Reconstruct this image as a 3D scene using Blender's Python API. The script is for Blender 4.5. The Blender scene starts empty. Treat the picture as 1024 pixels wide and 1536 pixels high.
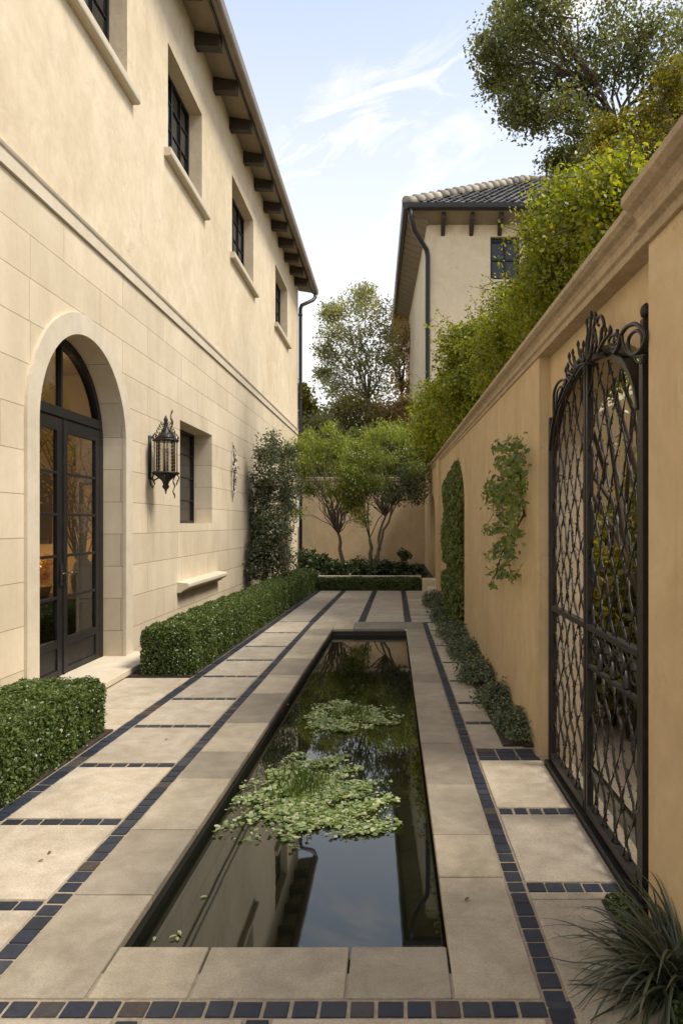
import bpy, math, random
import numpy as np
from mathutils import Vector

random.seed(11)
RNG = np.random.default_rng(11)
scene = bpy.context.scene
COL = scene.collection
F, VX, VY, EYE = 1050.0, 591.0, 785.0, 1.6      # focal length in photo pixels, vanishing point, eye height


def wx(px, Y): return (px - VX) * Y / F
def wz(py, Y): return EYE + (VY - py) * Y / F
def lerp(a, b, t): return a + (b - a) * t
def line(y0, x0, y1, x1): return lambda y: x0 + (x1 - x0) * (y - y0) / (y1 - y0)


# ------------------------------------------------------------------ materials
def new_mat(name):
    m = bpy.data.materials.new(name)
    m.use_nodes = True
    nt = m.node_tree
    nt.nodes.clear()
    out = nt.nodes.new('ShaderNodeOutputMaterial')
    return m, nt, out


def N(nt, kind, **kw):
    n = nt.nodes.new(kind)
    for k, v in kw.items():
        if k == 'ins':
            for kk, vv in v.items():
                n.inputs[kk].default_value = vv
        else:
            setattr(n, k, v)
    return n


def c4(c): return (c[0], c[1], c[2], 1.0)


def ramp(nt, stops, interp='LINEAR'):
    r = nt.nodes.new('ShaderNodeValToRGB')
    cr = r.color_ramp
    cr.interpolation = interp
    while len(cr.elements) > 1:
        cr.elements.remove(cr.elements[-1])
    cr.elements[0].position = stops[0][0]
    cr.elements[0].color = c4(stops[0][1])
    for p, c in stops[1:]:
        e = cr.elements.new(p)
        e.color = c4(c)
    return r


def mix_col(nt, blend, fac, a, b):
    n = nt.nodes.new('ShaderNodeMix')
    n.data_type = 'RGBA'
    n.blend_type = blend
    def put(sock, v):
        if isinstance(v, (tuple, list)):
            sock.default_value = c4(v)
        elif isinstance(v, (int, float)):
            sock.default_value = v
        else:
            nt.links.new(v, sock)
    put(n.inputs[0], fac)
    put(n.inputs[6], a)
    put(n.inputs[7], b)
    return n.outputs[2]


def objco(nt, scale=(1, 1, 1), rot=(0, 0, 0)):
    t = nt.nodes.new('ShaderNodeTexCoord')
    mp = nt.nodes.new('ShaderNodeMapping')
    mp.inputs['Scale'].default_value = scale
    mp.inputs['Rotation'].default_value = rot
    nt.links.new(t.outputs['Object'], mp.inputs['Vector'])
    return mp.outputs['Vector']


def noise(nt, vec, scale, detail=4, rough=.55, dist=0.0):
    n = N(nt, 'ShaderNodeTexNoise', ins={'Scale': scale, 'Detail': detail, 'Roughness': rough, 'Distortion': dist})
    if vec is not None:
        nt.links.new(vec, n.inputs['Vector'])
    return n.outputs['Fac']


def maprange(nt, v, a, b, c, d):
    n = N(nt, 'ShaderNodeMapRange', ins={'From Min': a, 'From Max': b, 'To Min': c, 'To Max': d})
    nt.links.new(v, n.inputs['Value'])
    return n.outputs[0]


def bump(nt, h, strength=.3, dist=.01, normal=None):
    b = N(nt, 'ShaderNodeBump', ins={'Strength': strength, 'Distance': dist})
    nt.links.new(h, b.inputs['Height'])
    if normal is not None:
        nt.links.new(normal, b.inputs['Normal'])
    return b.outputs['Normal']


def principled(nt, out, **ins):
    p = nt.nodes.new('ShaderNodeBsdfPrincipled')
    for k, v in ins.items():
        k = k.replace('_', ' ')
        s = p.inputs[k]
        if isinstance(v, (int, float)):
            s.default_value = v
        elif isinstance(v, (tuple, list)):
            s.default_value = c4(v)
        else:
            nt.links.new(v, s)
    nt.links.new(p.outputs[0], out.inputs['Surface'])
    return p


def mat_stucco(name, a, b, streak=.5, drip_amt=.22):
    m, nt, out = new_mat(name)
    v = objco(nt)
    big = noise(nt, v, .55, 6, .62, .6)
    vs = objco(nt, (1.3, 1.3, .9))
    st = noise(nt, vs, 1.9, 7, .66, 1.1)
    fine = noise(nt, v, 9, 4, .6)
    col = mix_col(nt, 'MIX', maprange(nt, big, .3, .7, 0, 1), a, b)
    col = mix_col(nt, 'MULTIPLY', streak, col, ramp_of(nt, st, [(.3, (.80, .77, .72)), (.62, (1.06, 1.06, 1.06))]))
    col = mix_col(nt, 'MULTIPLY', .35, col, ramp_of(nt, fine, [(.3, (.86, .85, .83)), (.7, (1.05, 1.05, 1.05))]))
    drip = noise(nt, objco(nt, (5.5, 5.5, .28)), 1.0, 6, .7, .3)
    col = mix_col(nt, 'MULTIPLY', maprange(nt, drip, .57, .76, 0, drip_amt), col, (.66, .60, .52))
    blot = noise(nt, v, 2.3, 8, .72, 1.4)
    col = mix_col(nt, 'MIX', maprange(nt, blot, .55, .75, 0, .4), col, mix_col(nt, 'MIX', .5, b, (.9, .86, .78)))
    crk = N(nt, 'ShaderNodeTexVoronoi', feature='DISTANCE_TO_EDGE', ins={'Scale': .42, 'Randomness': 1.0})
    wv_ = N(nt, 'ShaderNodeVectorMath', operation='ADD')
    cn_ = N(nt, 'ShaderNodeTexNoise', ins={'Scale': 1.3, 'Detail': 8, 'Roughness': .7})
    nt.links.new(v, cn_.inputs['Vector']); nt.links.new(v, wv_.inputs[0]); nt.links.new(cn_.outputs['Color'], wv_.inputs[1])
    nt.links.new(wv_.outputs[0], crk.inputs['Vector'])
    gate_ = maprange(nt, blot, .45, .55, 0, 1)
    cm = N(nt, 'ShaderNodeMath', operation='MULTIPLY')
    nt.links.new(maprange(nt, crk.outputs['Distance'], .0, .0035, .45, 0.0), cm.inputs[0]); nt.links.new(gate_, cm.inputs[1])
    col = mix_col(nt, 'MIX', cm.outputs[0], col, (.22, .17, .11))
    rough_n = noise(nt, v, 46, 5, .7)
    trowel = noise(nt, v, 5, 3, .5, 1.2)
    n1 = bump(nt, trowel, .17, .03)
    n2 = bump(nt, rough_n, .28, .006, n1)
    principled(nt, out, Base_Color=col, Roughness=.88, Normal=n2, Specular_IOR_Level=.25)
    return m


def ramp_of(nt, val, stops):
    r = ramp(nt, stops)
    nt.links.new(val, r.inputs[0])
    return r.outputs[0]


def mat_ashlar(name, a, b):
    """squared stone: brick pattern in the plane of the wall, joints recessed"""
    m, nt, out = new_mat(name)
    t = nt.nodes.new('ShaderNodeTexCoord')
    sep = nt.nodes.new('ShaderNodeSeparateXYZ')
    nt.links.new(t.outputs['Object'], sep.inputs[0])
    add = N(nt, 'ShaderNodeMath', operation='ADD')
    nt.links.new(sep.outputs[1], add.inputs[0])
    nt.links.new(sep.outputs[0], add.inputs[1])
    com = nt.nodes.new('ShaderNodeCombineXYZ')
    nt.links.new(add.outputs[0], com.inputs[0])
    nt.links.new(sep.outputs[2], com.inputs[1])
    br = N(nt, 'ShaderNodeTexBrick', offset=.43, offset_frequency=2, squash=.72, squash_frequency=3,
           ins={'Scale': 1.0, 'Mortar Size': .0035, 'Mortar Smooth': .25, 'Bias': 0.0, 'Brick Width': 1.42, 'Row Height': .369,
                'Color1': c4((.88, .87, .85)), 'Color2': c4((1.05, 1.04, 1.03)), 'Mortar': c4((.55, .50, .43))})
    nt.links.new(com.outputs[0], br.inputs['Vector'])
    v = t.outputs['Object']
    big = noise(nt, v, .8, 6, .62, .5)
    fine = noise(nt, v, 14, 5, .7)
    vs = objco(nt, (1.4, 1.4, .3))
    st = noise(nt, vs, 2.2, 5, .6, .3)
    col = mix_col(nt, 'MIX', maprange(nt, big, .3, .7, 0, 1), a, b)
    col = mix_col(nt, 'MULTIPLY', .45, col, ramp_of(nt, st, [(.3, (.82, .78, .72)), (.62, (1.05, 1.05, 1.05))]))
    col = mix_col(nt, 'MULTIPLY', .3, col, ramp_of(nt, fine, [(.3, (.84, .83, .8)), (.7, (1.06, 1.06, 1.06))]))
    col = mix_col(nt, 'MULTIPLY', .85, col, br.outputs['Color'])
    inv = N(nt, 'ShaderNodeMath', operation='SUBTRACT')
    inv.inputs[0].default_value = 1.0
    nt.links.new(br.outputs['Fac'], inv.inputs[1])
    n1 = bump(nt, inv.outputs[0], .9, .012)
    n2 = bump(nt, noise(nt, v, 70, 4, .7), .18, .004, n1)
    principled(nt, out, Base_Color=col, Roughness=.85, Normal=n2, Specular_IOR_Level=.25)
    return m


def mat_stone(name, a, b, grain=60, rough=.75, isl=.16, stain=None, soft=1.0):
    """paving and trim stone; each separate block a little different"""
    m, nt, out = new_mat(name)
    v = objco(nt)
    geo = nt.nodes.new('ShaderNodeNewGeometry')
    big = noise(nt, v, 1.9, 7, .66, .7)
    mid = noise(nt, v, 8, 5, .65, .3)
    fin = noise(nt, v, grain, 4, .75)
    col = mix_col(nt, 'MIX', maprange(nt, big, .3, .7, 0, 1), a, b)
    col = mix_col(nt, 'MULTIPLY', .55 * soft, col, ramp_of(nt, mid, [(.3, (.66, .63, .59)), (.62, (1.12, 1.12, 1.12))]))
    col = mix_col(nt, 'MULTIPLY', .5 * soft, col, ramp_of(nt, fin, [(.34, (.56, .55, .54)), (.6, (1.12, 1.12, 1.12))]))
    if stain:
        sn = noise(nt, v, 3.1, 6, .7, 1.0)
        col = mix_col(nt, 'MIX', maprange(nt, sn, .56, .72, 0, .55), col, stain)
        wn = noise(nt, v, 6.3, 8, .75, .4)
        col = mix_col(nt, 'MIX', maprange(nt, wn, .66, .75, 0, .35), col, (.62, .60, .56))
    isr = ramp_of(nt, geo.outputs['Random Per Island'], [(0, (1 - isl, 1 - isl, 1 - isl * .9)), (.5, (1, 1, 1)), (1, (1 + isl, 1 + isl * .95, 1 + isl * .8))])
    col = mix_col(nt, 'MULTIPLY', 1.0, col, isr)
    rr = maprange(nt, mid, .3, .7, rough - .12, rough + .1)
    n1 = bump(nt, mid, .12, .01)
    n2 = bump(nt, fin, .3, .003, n1)
    principled(nt, out, Base_Color=col, Roughness=rr, Normal=n2, Specular_IOR_Level=.35)
    return m


def mat_tile(name):
    m, nt, out = new_mat(name)
    v = objco(nt)
    geo = nt.nodes.new('ShaderNodeNewGeometry')
    base = ramp_of(nt, geo.outputs['Random Per Island'], [(0, (.018, .022, .030)), (.3, (.030, .036, .050)), (.6, (.022, .029, .048)), (.86, (.045, .050, .060)), (.95, (.075, .060, .050)), (1, (.06, .047, .042))])
    mid = noise(nt, v, 30, 5, .7, .5)
    col = mix_col(nt, 'MULTIPLY', .7, base, ramp_of(nt, mid, [(.3, (.55, .55, .55)), (.7, (1.4, 1.4, 1.38))]))
    n = bump(nt, mid, .35, .006)
    principled(nt, out, Base_Color=col, Roughness=maprange(nt, mid, .3, .7, .42, .68), Normal=n, Specular_IOR_Level=.35)
    return m


def mat_plain(name, col, rough=.5, metal=0.0, var=.25, scale=12, bmp=.0, spec=.5):
    m, nt, out = new_mat(name)
    v = objco(nt)
    nn = noise(nt, v, scale, 5, .65, .3)
    c = mix_col(nt, 'MULTIPLY', 1.0, col, ramp_of(nt, nn, [(.3, (1 - var,) * 3), (.7, (1 + var,) * 3)]))
    kw = dict(Base_Color=c, Roughness=maprange(nt, nn, .3, .7, max(.03, rough - .08), min(1, rough + .12)), Metallic=metal, Specular_IOR_Level=spec)
    if bmp:
        kw['Normal'] = bump(nt, nn, bmp, .01)
    principled(nt, out, **kw)
    return m


def mat_leaf(name, cols, trans=.35, rough=.42, tcol=None, spec=.5):
    m, nt, out = new_mat(name)
    geo = nt.nodes.new('ShaderNodeNewGeometry')
    k = len(cols)
    base = ramp_of(nt, geo.outputs['Random Per Island'], [(i / max(1, k - 1), c) for i, c in enumerate(cols)])
    v = objco(nt)
    patch = noise(nt, v, 1.7, 3, .6)
    base = mix_col(nt, 'MULTIPLY', .6, base, ramp_of(nt, patch, [(.3, (.72, .74, .7)), (.7, (1.25, 1.2, 1.05))]))
    p = nt.nodes.new('ShaderNodeBsdfPrincipled')
    nt.links.new(base, p.inputs['Base Color'])
    p.inputs['Roughness'].default_value = rough
    p.inputs['Specular IOR Level'].default_value = spec
    tr = nt.nodes.new('ShaderNodeBsdfTranslucent')
    tc = mix_col(nt, 'MULTIPLY', 1.0, base, tcol or (2.2, 2.0, .7))
    nt.links.new(tc, tr.inputs['Color'])
    mx = nt.nodes.new('ShaderNodeMixShader')
    mx.inputs[0].default_value = trans
    nt.links.new(p.outputs[0], mx.inputs[1])
    nt.links.new(tr.outputs[0], mx.inputs[2])
    nt.links.new(mx.outputs[0], out.inputs['Surface'])
    return m


def mat_glass(name, tint=(.8, .82, .8), clear=.6, rough=.02):
    """thin pane: partly see-through, partly mirror by angle"""
    m, nt, out = new_mat(name)
    tr = nt.nodes.new('ShaderNodeBsdfTransparent')
    tr.inputs[0].default_value = c4(tint)
    gl = nt.nodes.new('ShaderNodeBsdfGlossy')
    gl.inputs['Roughness'].default_value = rough
    gl.inputs['Color'].default_value = (1, 1, 1, 1)
    geo = nt.nodes.new('ShaderNodeNewGeometry')
    dt = N(nt, 'ShaderNodeVectorMath', operation='DOT_PRODUCT')
    nt.links.new(geo.outputs['Normal'], dt.inputs[0]); nt.links.new(geo.outputs['Incoming'], dt.inputs[1])
    ab = N(nt, 'ShaderNodeMath', operation='ABSOLUTE'); nt.links.new(dt.outputs['Value'], ab.inputs[0])
    om = N(nt, 'ShaderNodeMath', operation='SUBTRACT'); om.inputs[0].default_value = 1.0; nt.links.new(ab.outputs[0], om.inputs[1])
    pw = N(nt, 'ShaderNodeMath', operation='POWER'); nt.links.new(om.outputs[0], pw.inputs[0]); pw.inputs[1].default_value = 5.0
    sch = N(nt, 'ShaderNodeMath', operation='MULTIPLY_ADD'); nt.links.new(pw.outputs[0], sch.inputs[0]); sch.inputs[1].default_value = .95; sch.inputs[2].default_value = .045
    mx = nt.nodes.new('ShaderNodeMixShader')
    nt.links.new(sch.outputs[0], mx.inputs[0])
    nt.links.new(tr.outputs[0], mx.inputs[1])
    nt.links.new(gl.outputs[0], mx.inputs[2])
    nt.links.new(mx.outputs[0], out.inputs['Surface'])
    return m


def mat_emit(name, col, s):
    m, nt, out = new_mat(name)
    e = nt.nodes.new('ShaderNodeEmission')
    e.inputs[0].default_value = c4(col)
    e.inputs[1].default_value = s
    nt.links.new(e.outputs[0], out.inputs['Surface'])
    return m


def mat_water(name):
    m, nt, out = new_mat(name)
    v = objco(nt)
    r = noise(nt, v, 3.0, 2, .5)
    n = bump(nt, r, .012, .02)
    mur = noise(nt, v, 1.1, 4, .6, .5)
    col = ramp_of(nt, mur, [(.35, (.006, .007, .004)), (.7, (.013, .014, .007))])
    principled(nt, out, Base_Color=col, Roughness=.02, IOR=1.68, Normal=n, Specular_Tint=(.86, .94, 1.0))
    return m


M = {}
M['stucco_light'] = mat_stucco('warm_cream_stucco', (.62, .515, .355), (.76, .655, .49), .55)
M['stucco_tan'] = mat_stucco('tan_stucco', (.53, .405, .25), (.64, .505, .33), .6, .45)
M['stucco_house'] = mat_stucco('pale_stucco', (.70, .575, .385), (.78, .66, .465), .45)
M['ashlar'] = mat_ashlar('squared_limestone', (.61, .52, .375), (.73, .635, .48))
M['trim'] = mat_stone('carved_limestone', (.58, .505, .38), (.66, .58, .45), 70, .8, .03, None, .35)
M['coping_tan'] = mat_stone('wall_cap_stone', (.38, .30, .205), (.48, .385, .275), 50, .75, .04)
M['slab'] = mat_stone('paving_limestone', (.39, .338, .258), (.53, .468, .372), 90, .66, .17, (.36, .26, .16))
M['coping'] = mat_stone('pool_edge_sandstone', (.305, .265, .195), (.46, .405, .31), 130, .64, .28, (.26, .215, .14))
M['tile'] = mat_tile('dark_slate_tile')
M['mortar'] = mat_plain('pale_mortar', (.33, .27, .19), .9, 0, .25, 40)
M['soil'] = mat_plain('dark_soil', (.045, .032, .022), .95, 0, .5, 25, .6)
M['ground'] = mat_plain('earth', (.11, .095, .06), .95, 0, .4, 3, .4)
M['water'] = mat_water('dark_still_water')
M['basin'] = mat_plain('basin_render', (.035, .034, .028), .7, 0, .3, 6)
M['metal'] = mat_plain('dark_bronze_paint', (.014, .013, .013), .42, 0, .25, 9, .03, .3)
M['iron'] = mat_plain('wrought_iron', (.020, .018, .016), .42, .3, .4, 30, .15)
M['iron_bright'] = mat_plain('worn_iron', (.12, .11, .10), .30, .8, .5, 50, .2)
M['gutter_tan'] = mat_plain('taupe_gutter_metal', (.22, .18, .135), .42, .2, .22, 4)
M['gutter'] = mat_plain('gutter_metal', (.030, .027, .026), .36, .4, .25, 5)
M['rafter'] = mat_plain('dark_timber', (.045, .034, .026), .6, 0, .4, 14, .2)
M['soffit'] = mat_plain('soffit_boards', (.27, .22, .15), .7, 0, .15, 8, .1)
M['rooftile'] = mat_stone('slate_roof_tile', (.10, .10, .10), (.17, .165, .155), 30, .7, .3)
M['ridgetile'] = mat_stone('pale_ridge_tile', (.24, .21, .165), (.41, .37, .30), 20, .75, .4)
M['eavetile'] = mat_stone('eave_tile', (.33, .27, .19), (.42, .35, .26), 20, .75, .12)
M['darkglass'] = mat_plain('dark_window_glass', (.012, .013, .014), .04, 0, .2, 2)
M['glass'] = mat_glass('clear_glass')
M['lantern_glass'] = mat_glass('seeded_glass', (.75, .72, .66), .7, .06)
M['plaster_in'] = mat_plain('interior_plaster', (.46, .37, .26), .85, 0, .1, 3)
M['floor_in'] = mat_plain('interior_floor', (.06, .04, .03), .3, 0, .3, 5)
M['wood_dark'] = mat_plain('dark_wood', (.03, .02, .014), .4, 0, .4, 10)
M['shade'] = mat_emit('lit_lamp_shade', (1.0, .55, .18), 5.0)
M['gold'] = mat_plain('gilt', (.70, .42, .12), .45, .2, .5, 45, .5)
M['terracotta'] = mat_plain('terracotta_pot', (.50, .30, .17), .7, 0, .15, 10)
M['candle'] = mat_plain('ivory_candle', (.70, .62, .48), .5, 0, .06, 10)
M['bark'] = mat_plain('grey_brown_bark', (.085, .065, .048), .9, 0, .45, 30, .7)
M['bark_pale'] = mat_plain('pale_bark', (.16, .135, .105), .9, 0, .4, 25, .7)
M['twig'] = mat_plain('twig_brown', (.06, .042, .026), .85, 0, .4, 30)
M['box'] = mat_leaf('box_leaf', [(.034, .058, .014), (.056, .090, .021), (.085, .125, .028), (.135, .180, .045)], .25, .38)
M['boxcore'] = mat_plain('hedge_inner_shade', (.018, .022, .010), .95, 0, .4, 20)
M['ivy_bright'] = mat_leaf('bright_climber_leaf', [(.090, .125, .014), (.150, .190, .020), (.225, .260, .028), (.32, .325, .040)], .45, .4, (2.0, 1.8, .5))
M['ivy_mid'] = mat_leaf('climber_leaf', [(.050, .085, .018), (.085, .130, .026), (.125, .175, .040), (.18, .23, .055)], .38, .36)
M['ivy_col'] = mat_leaf('ivy_column_leaf', [(.050, .080, .016), (.080, .118, .024), (.115, .160, .032), (.16, .20, .045)], .35, .4)
M['grey_leaf'] = mat_leaf('grey_green_leaf', [(.048, .068, .034), (.075, .100, .054), (.12, .145, .088), (.26, .27, .20)], .25, .36)
M['cover'] = mat_leaf('ground_cover_leaf', [(.045, .068, .040), (.075, .105, .060), (.110, .145, .085), (.165, .195, .12)], .25, .4)
M['olive'] = mat_leaf('small_tree_leaf', [(.115, .155, .040), (.165, .215, .052), (.22, .275, .07), (.29, .33, .105)], .42, .42)
M['silver'] = mat_leaf('silver_tree_leaf', [(.060, .085, .050), (.090, .115, .072), (.13, .155, .10), (.17, .19, .13)], .3, .4)
M['far_green'] = mat_leaf('hazed_tree_leaf', [(.16, .175, .095), (.21, .22, .125), (.26, .27, .16), (.32, .32, .20)], .4, .5)  # greens paled, with distance haze put into the leaf colour
M['far_olive'] = mat_leaf('olive_brown_leaf', [(.13, .125, .05), (.17, .16, .065), (.22, .20, .085), (.26, .22, .10)], .4, .5)
M['rust'] = mat_leaf('rusty_leaf', [(.24, .17, .10), (.32, .22, .125), (.38, .275, .16), (.30, .25, .13)], .4, .5)
M['oak'] = mat_leaf('big_tree_leaf', [(.062, .078, .034), (.092, .108, .046), (.125, .142, .06), (.18, .19, .09)], .4, .4)
M['gold_leaf'] = mat_leaf('yellow_green_leaf', [(.075, .085, .012), (.115, .120, .016), (.17, .16, .02), (.24, .20, .03)], .5, .4, (2.0, 1.7, .4))
M['bedplant'] = mat_leaf('bed_plant_leaf', [(.018, .036, .014), (.030, .054, .020), (.045, .078, .028), (.075, .11, .045)], .25, .32)
M['blade'] = mat_leaf('strap_leaf', [(.030, .042, .026), (.050, .066, .040), (.075, .092, .060), (.14, .14, .10)], .15, .34, None, .5)
M['pad'] = mat_leaf('floating_leaf', [(.15, .23, .06), (.26, .36, .12), (.42, .50, .24), (.66, .70, .48)], .2, .3)
M['reed'] = mat_leaf('water_shoot', [(.06, .10, .02), (.10, .15, .03), (.15, .20, .045)], .4, .4)
M['dry_leaf'] = mat_leaf('fallen_dry_leaf', [(.10, .06, .03), (.16, .10, .05)], .1, .7)
M['dry'] = mat_leaf('dried_flower', [(.45, .26, .07), (.60, .36, .10), (.75, .48, .16)], .3, .6, (1.2, 1.0, .6))

# ------------------------------------------------------------------ building blocks
ORG = {}


def tag(o, label=None, cat=None, group=None, kind=None):
    if label: o['label'] = label
    if cat: o['category'] = cat
    if group: o['group'] = group
    if kind: o['kind'] = kind
    return o


def thing(name, label, cat, loc=(0, 0, 0), group=None):
    o = bpy.data.objects.new(name, None)
    o.empty_display_size = .2
    COL.objects.link(o)
    o.location = loc
    ORG[o.name] = Vector(loc)
    return tag(o, label, cat, group)


class MB:
    """collects faces given in world coordinates; build() links them as one mesh object"""
    def __init__(s):
        s.v, s.f, s.mi, s.sm = [], [], [], []

    def add(s, verts, faces, mi=0, smooth=False):
        b = len(s.v)
        s.v.extend([tuple(map(float, p)) for p in verts])
        for f in faces:
            s.f.append(tuple(i + b for i in f))
            s.mi.append(mi)
            s.sm.append(smooth)
        return s

    def quad(s, a, b, c, d, mi=0): return s.add([a, b, c, d], [(0, 1, 2, 3)], mi)

    def box(s, x0, x1, y0, y1, z0, z1, mi=0):
        if x0 > x1: x0, x1 = x1, x0
        if y0 > y1: y0, y1 = y1, y0
        if z0 > z1: z0, z1 = z1, z0
        v = [(x0, y0, z0), (x1, y0, z0), (x1, y1, z0), (x0, y1, z0), (x0, y0, z1), (x1, y0, z1), (x1, y1, z1), (x0, y1, z1)]
        return s.add(v, [(0, 3, 2, 1), (4, 5, 6, 7), (0, 1, 5, 4), (1, 2, 6, 5), (2, 3, 7, 6), (3, 0, 4, 7)], mi)

    def slab(s, q, z0, z1, mi=0):
        """q: four ground corners counter-clockwise"""
        v = [(x, y, z0) for x, y in q] + [(x, y, z1) for x, y in q]
        n = len(q)
        fs = [tuple(range(n - 1, -1, -1)), tuple(range(n, 2 * n))] + [(i, (i + 1) % n, n + (i + 1) % n, n + i) for i in range(n)]
        return s.add(v, fs, mi)

    def hexa(s, a, b, mi=0):
        """two quads of four points each (same winding) joined into a solid"""
        return s.add(list(a) + list(b), [(3, 2, 1, 0), (4, 5, 6, 7), (0, 1, 5, 4), (1, 2, 6, 5), (2, 3, 7, 6), (3, 0, 4, 7)], mi)

    def sweep(s, prof, ends, mi=0, smooth=False):
        """prof: closed list of (x,z) offsets; ends: list of (x,y,z) stations along the run"""
        n = len(prof)
        v, fs = [], []
        for e in ends:
            v += [(e[0] + p[0], e[1], e[2] + p[1]) for p in prof]
        for k in range(len(ends) - 1):
            for i in range(n):
                j = (i + 1) % n
                fs.append((k * n + i, k * n + j, (k + 1) * n + j, (k + 1) * n + i))
        fs.append(tuple(range(n - 1, -1, -1)))
        fs.append(tuple(range((len(ends) - 1) * n, len(ends) * n)))
        return s.add(v, fs, mi, smooth)

    def tube(s, pts, r, n=8, mi=0, cap=True, smooth=True):
        pts = [Vector(p) for p in pts]
        rs = r if isinstance(r, (list, tuple)) else [r] * len(pts)
        v, fs = [], []
        up = None
        for i, p in enumerate(pts):
            if i == 0: d = pts[1] - pts[0]
            elif i == len(pts) - 1: d = pts[-1] - pts[-2]
            else: d = (pts[i + 1] - pts[i]).normalized() + (pts[i] - pts[i - 1]).normalized()
            if d.length < 1e-9: d = Vector((0, 0, 1))
            d.normalize()
            if up is None:
                up = Vector((0, 0, 1)) if abs(d.z) < .9 else Vector((1, 0, 0))
            a = (up - d * up.dot(d))
            if a.length < 1e-6: a = d.orthogonal()
            a.normalize()
            up = a
            b = d.cross(a)
            for k in range(n):
                t = 2 * math.pi * k / n
                v.append(p + a * (math.cos(t) * rs[i]) + b * (math.sin(t) * rs[i]))
        for i in range(len(pts) - 1):
            for k in range(n):
                j = (k + 1) % n
                fs.append((i * n + k, i * n + j, (i + 1) * n + j, (i + 1) * n + k))
        if cap:
            fs.append(tuple(range(n - 1, -1, -1)))
            fs.append(tuple(range((len(pts) - 1) * n, len(pts) * n)))
        return s.add(v, fs, mi, smooth)

    def lathe(s, prof, c, n=16, mi=0, smooth=True):
        v, fs = [], []
        for r, z in prof:
            for k in range(n):
                t = 2 * math.pi * k / n
                v.append((c[0] + r * math.cos(t), c[1] + r * math.sin(t), c[2] + z))
        for i in range(len(prof) - 1):
            for k in range(n):
                j = (k + 1) % n
                fs.append((i * n + k, i * n + j, (i + 1) * n + j, (i + 1) * n + k))
        fs.append(tuple(range(n - 1, -1, -1)))
        fs.append(tuple(range((len(prof) - 1) * n, len(prof) * n)))
        return s.add(v, fs, mi, smooth)

    def build(s, name, mats, parent=None, bevel=0, label=None, cat=None, group=None, kind=None, org=None, seg=2, world=False):
        mats = mats if isinstance(mats, (list, tuple)) else [mats]
        if parent is not None: o0 = ORG[parent.name]
        else: o0 = Vector(org) if org else Vector((0, 0, 0))
        me = bpy.data.meshes.new(name)
        me.from_pydata([(a - o0.x, b - o0.y, c - o0.z) for a, b, c in s.v], [], s.f)
        for m in mats: me.materials.append(m)
        me.polygons.foreach_set('material_index', s.mi)
        me.polygons.foreach_set('use_smooth', s.sm)
        me.update()
        ob = bpy.data.objects.new(name, me)
        COL.objects.link(ob)
        if parent is not None: ob.parent = parent
        else: ob.location = o0
        ORG[ob.name] = o0
        if bevel:
            bm_ = ob.modifiers.new('edge', 'BEVEL')
            bm_.width = bevel
            bm_.segments = seg
            bm_.limit_method = 'ANGLE'
            bm_.angle_limit = math.radians(40)
        return tag(ob, label, cat, group, kind)


# ---- leaves: many small separate faces, made in bulk
def unit(a):
    return a / np.maximum(np.linalg.norm(a, axis=-1, keepdims=True), 1e-9)


T_DIAMOND = np.array([(-.5, 0, 0), (0, -.5, .10), (.5, 0, -.04), (0, .5, .10)])
T_OVAL = np.array([(-.5, 0, 0), (-.2, -.46, .08), (.2, -.40, .08), (.5, 0, -.05), (.2, .40, .08), (-.2, .46, .08)])
T_PAD = np.array([(-.12, 0, -.02), (-.5, -.16, 0), (-.36, -.44, .05), (.05, -.5, .08), (.42, -.28, .04), (.5, .02, 0), (.40, .30, .05), (.03, .5, .08), (-.38, .42, .04), (-.5, .18, 0)])


def leaf_object(name, P, Nrm, size, mat, parent=None, aspect=.55, tmpl=T_DIAMOND, udir=None, **kw):
    P = np.asarray(P, float)
    n = len(P)
    Nrm = unit(np.asarray(Nrm, float))
    size = np.broadcast_to(np.asarray(size, float), (n,))
    R = RNG.normal(size=(n, 3)) if udir is None else np.asarray(udir, float) + RNG.normal(size=(n, 3)) * .25
    U = unit(R - Nrm * np.sum(R * Nrm, 1, keepdims=True))
    V = np.cross(Nrm, U)
    k = len(tmpl)
    T = tmpl
    vv = P[:, None, :] + size[:, None, None] * (U[:, None, :] * T[None, :, 0:1] + V[:, None, :] * (T[None, :, 1:2] * aspect) + Nrm[:, None, :] * T[None, :, 2:3])
    o0 = ORG[parent.name] if parent is not None else Vector(kw.get('org') or (0, 0, 0))
    vv = (vv - np.array(o0)).reshape(-1, 3)
    me = bpy.data.meshes.new(name)
    me.vertices.add(n * k)
    me.vertices.foreach_set('co', vv.astype(np.float32).ravel())
    me.loops.add(n * k)
    me.loops.foreach_set('vertex_index', np.arange(n * k, dtype=np.int32))
    me.polygons.add(n)
    me.polygons.foreach_set('loop_start', np.arange(0, n * k, k, dtype=np.int32))
    me.update(calc_edges=True)
    me.validate()
    me.materials.append(mat)
    ob = bpy.data.objects.new(name, me)
    COL.objects.link(ob)
    if parent is not None: ob.parent = parent
    else: ob.location = o0
    ORG[ob.name] = o0
    return tag(ob, kw.get('label'), kw.get('cat'), kw.get('group'), kw.get('kind'))


def smooth_noise(P, sc, seed=0):
    """cheap value field for lumpy outlines"""
    r = np.random.default_rng(seed)
    out = 0
    for k in range(4):
        d = r.normal(size=3) * sc * (1 + .6 * k)
        out = out + np.sin(P @ d + r.uniform(0, 6.28)) / (1 + .5 * k)
    return out / 2.2


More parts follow.
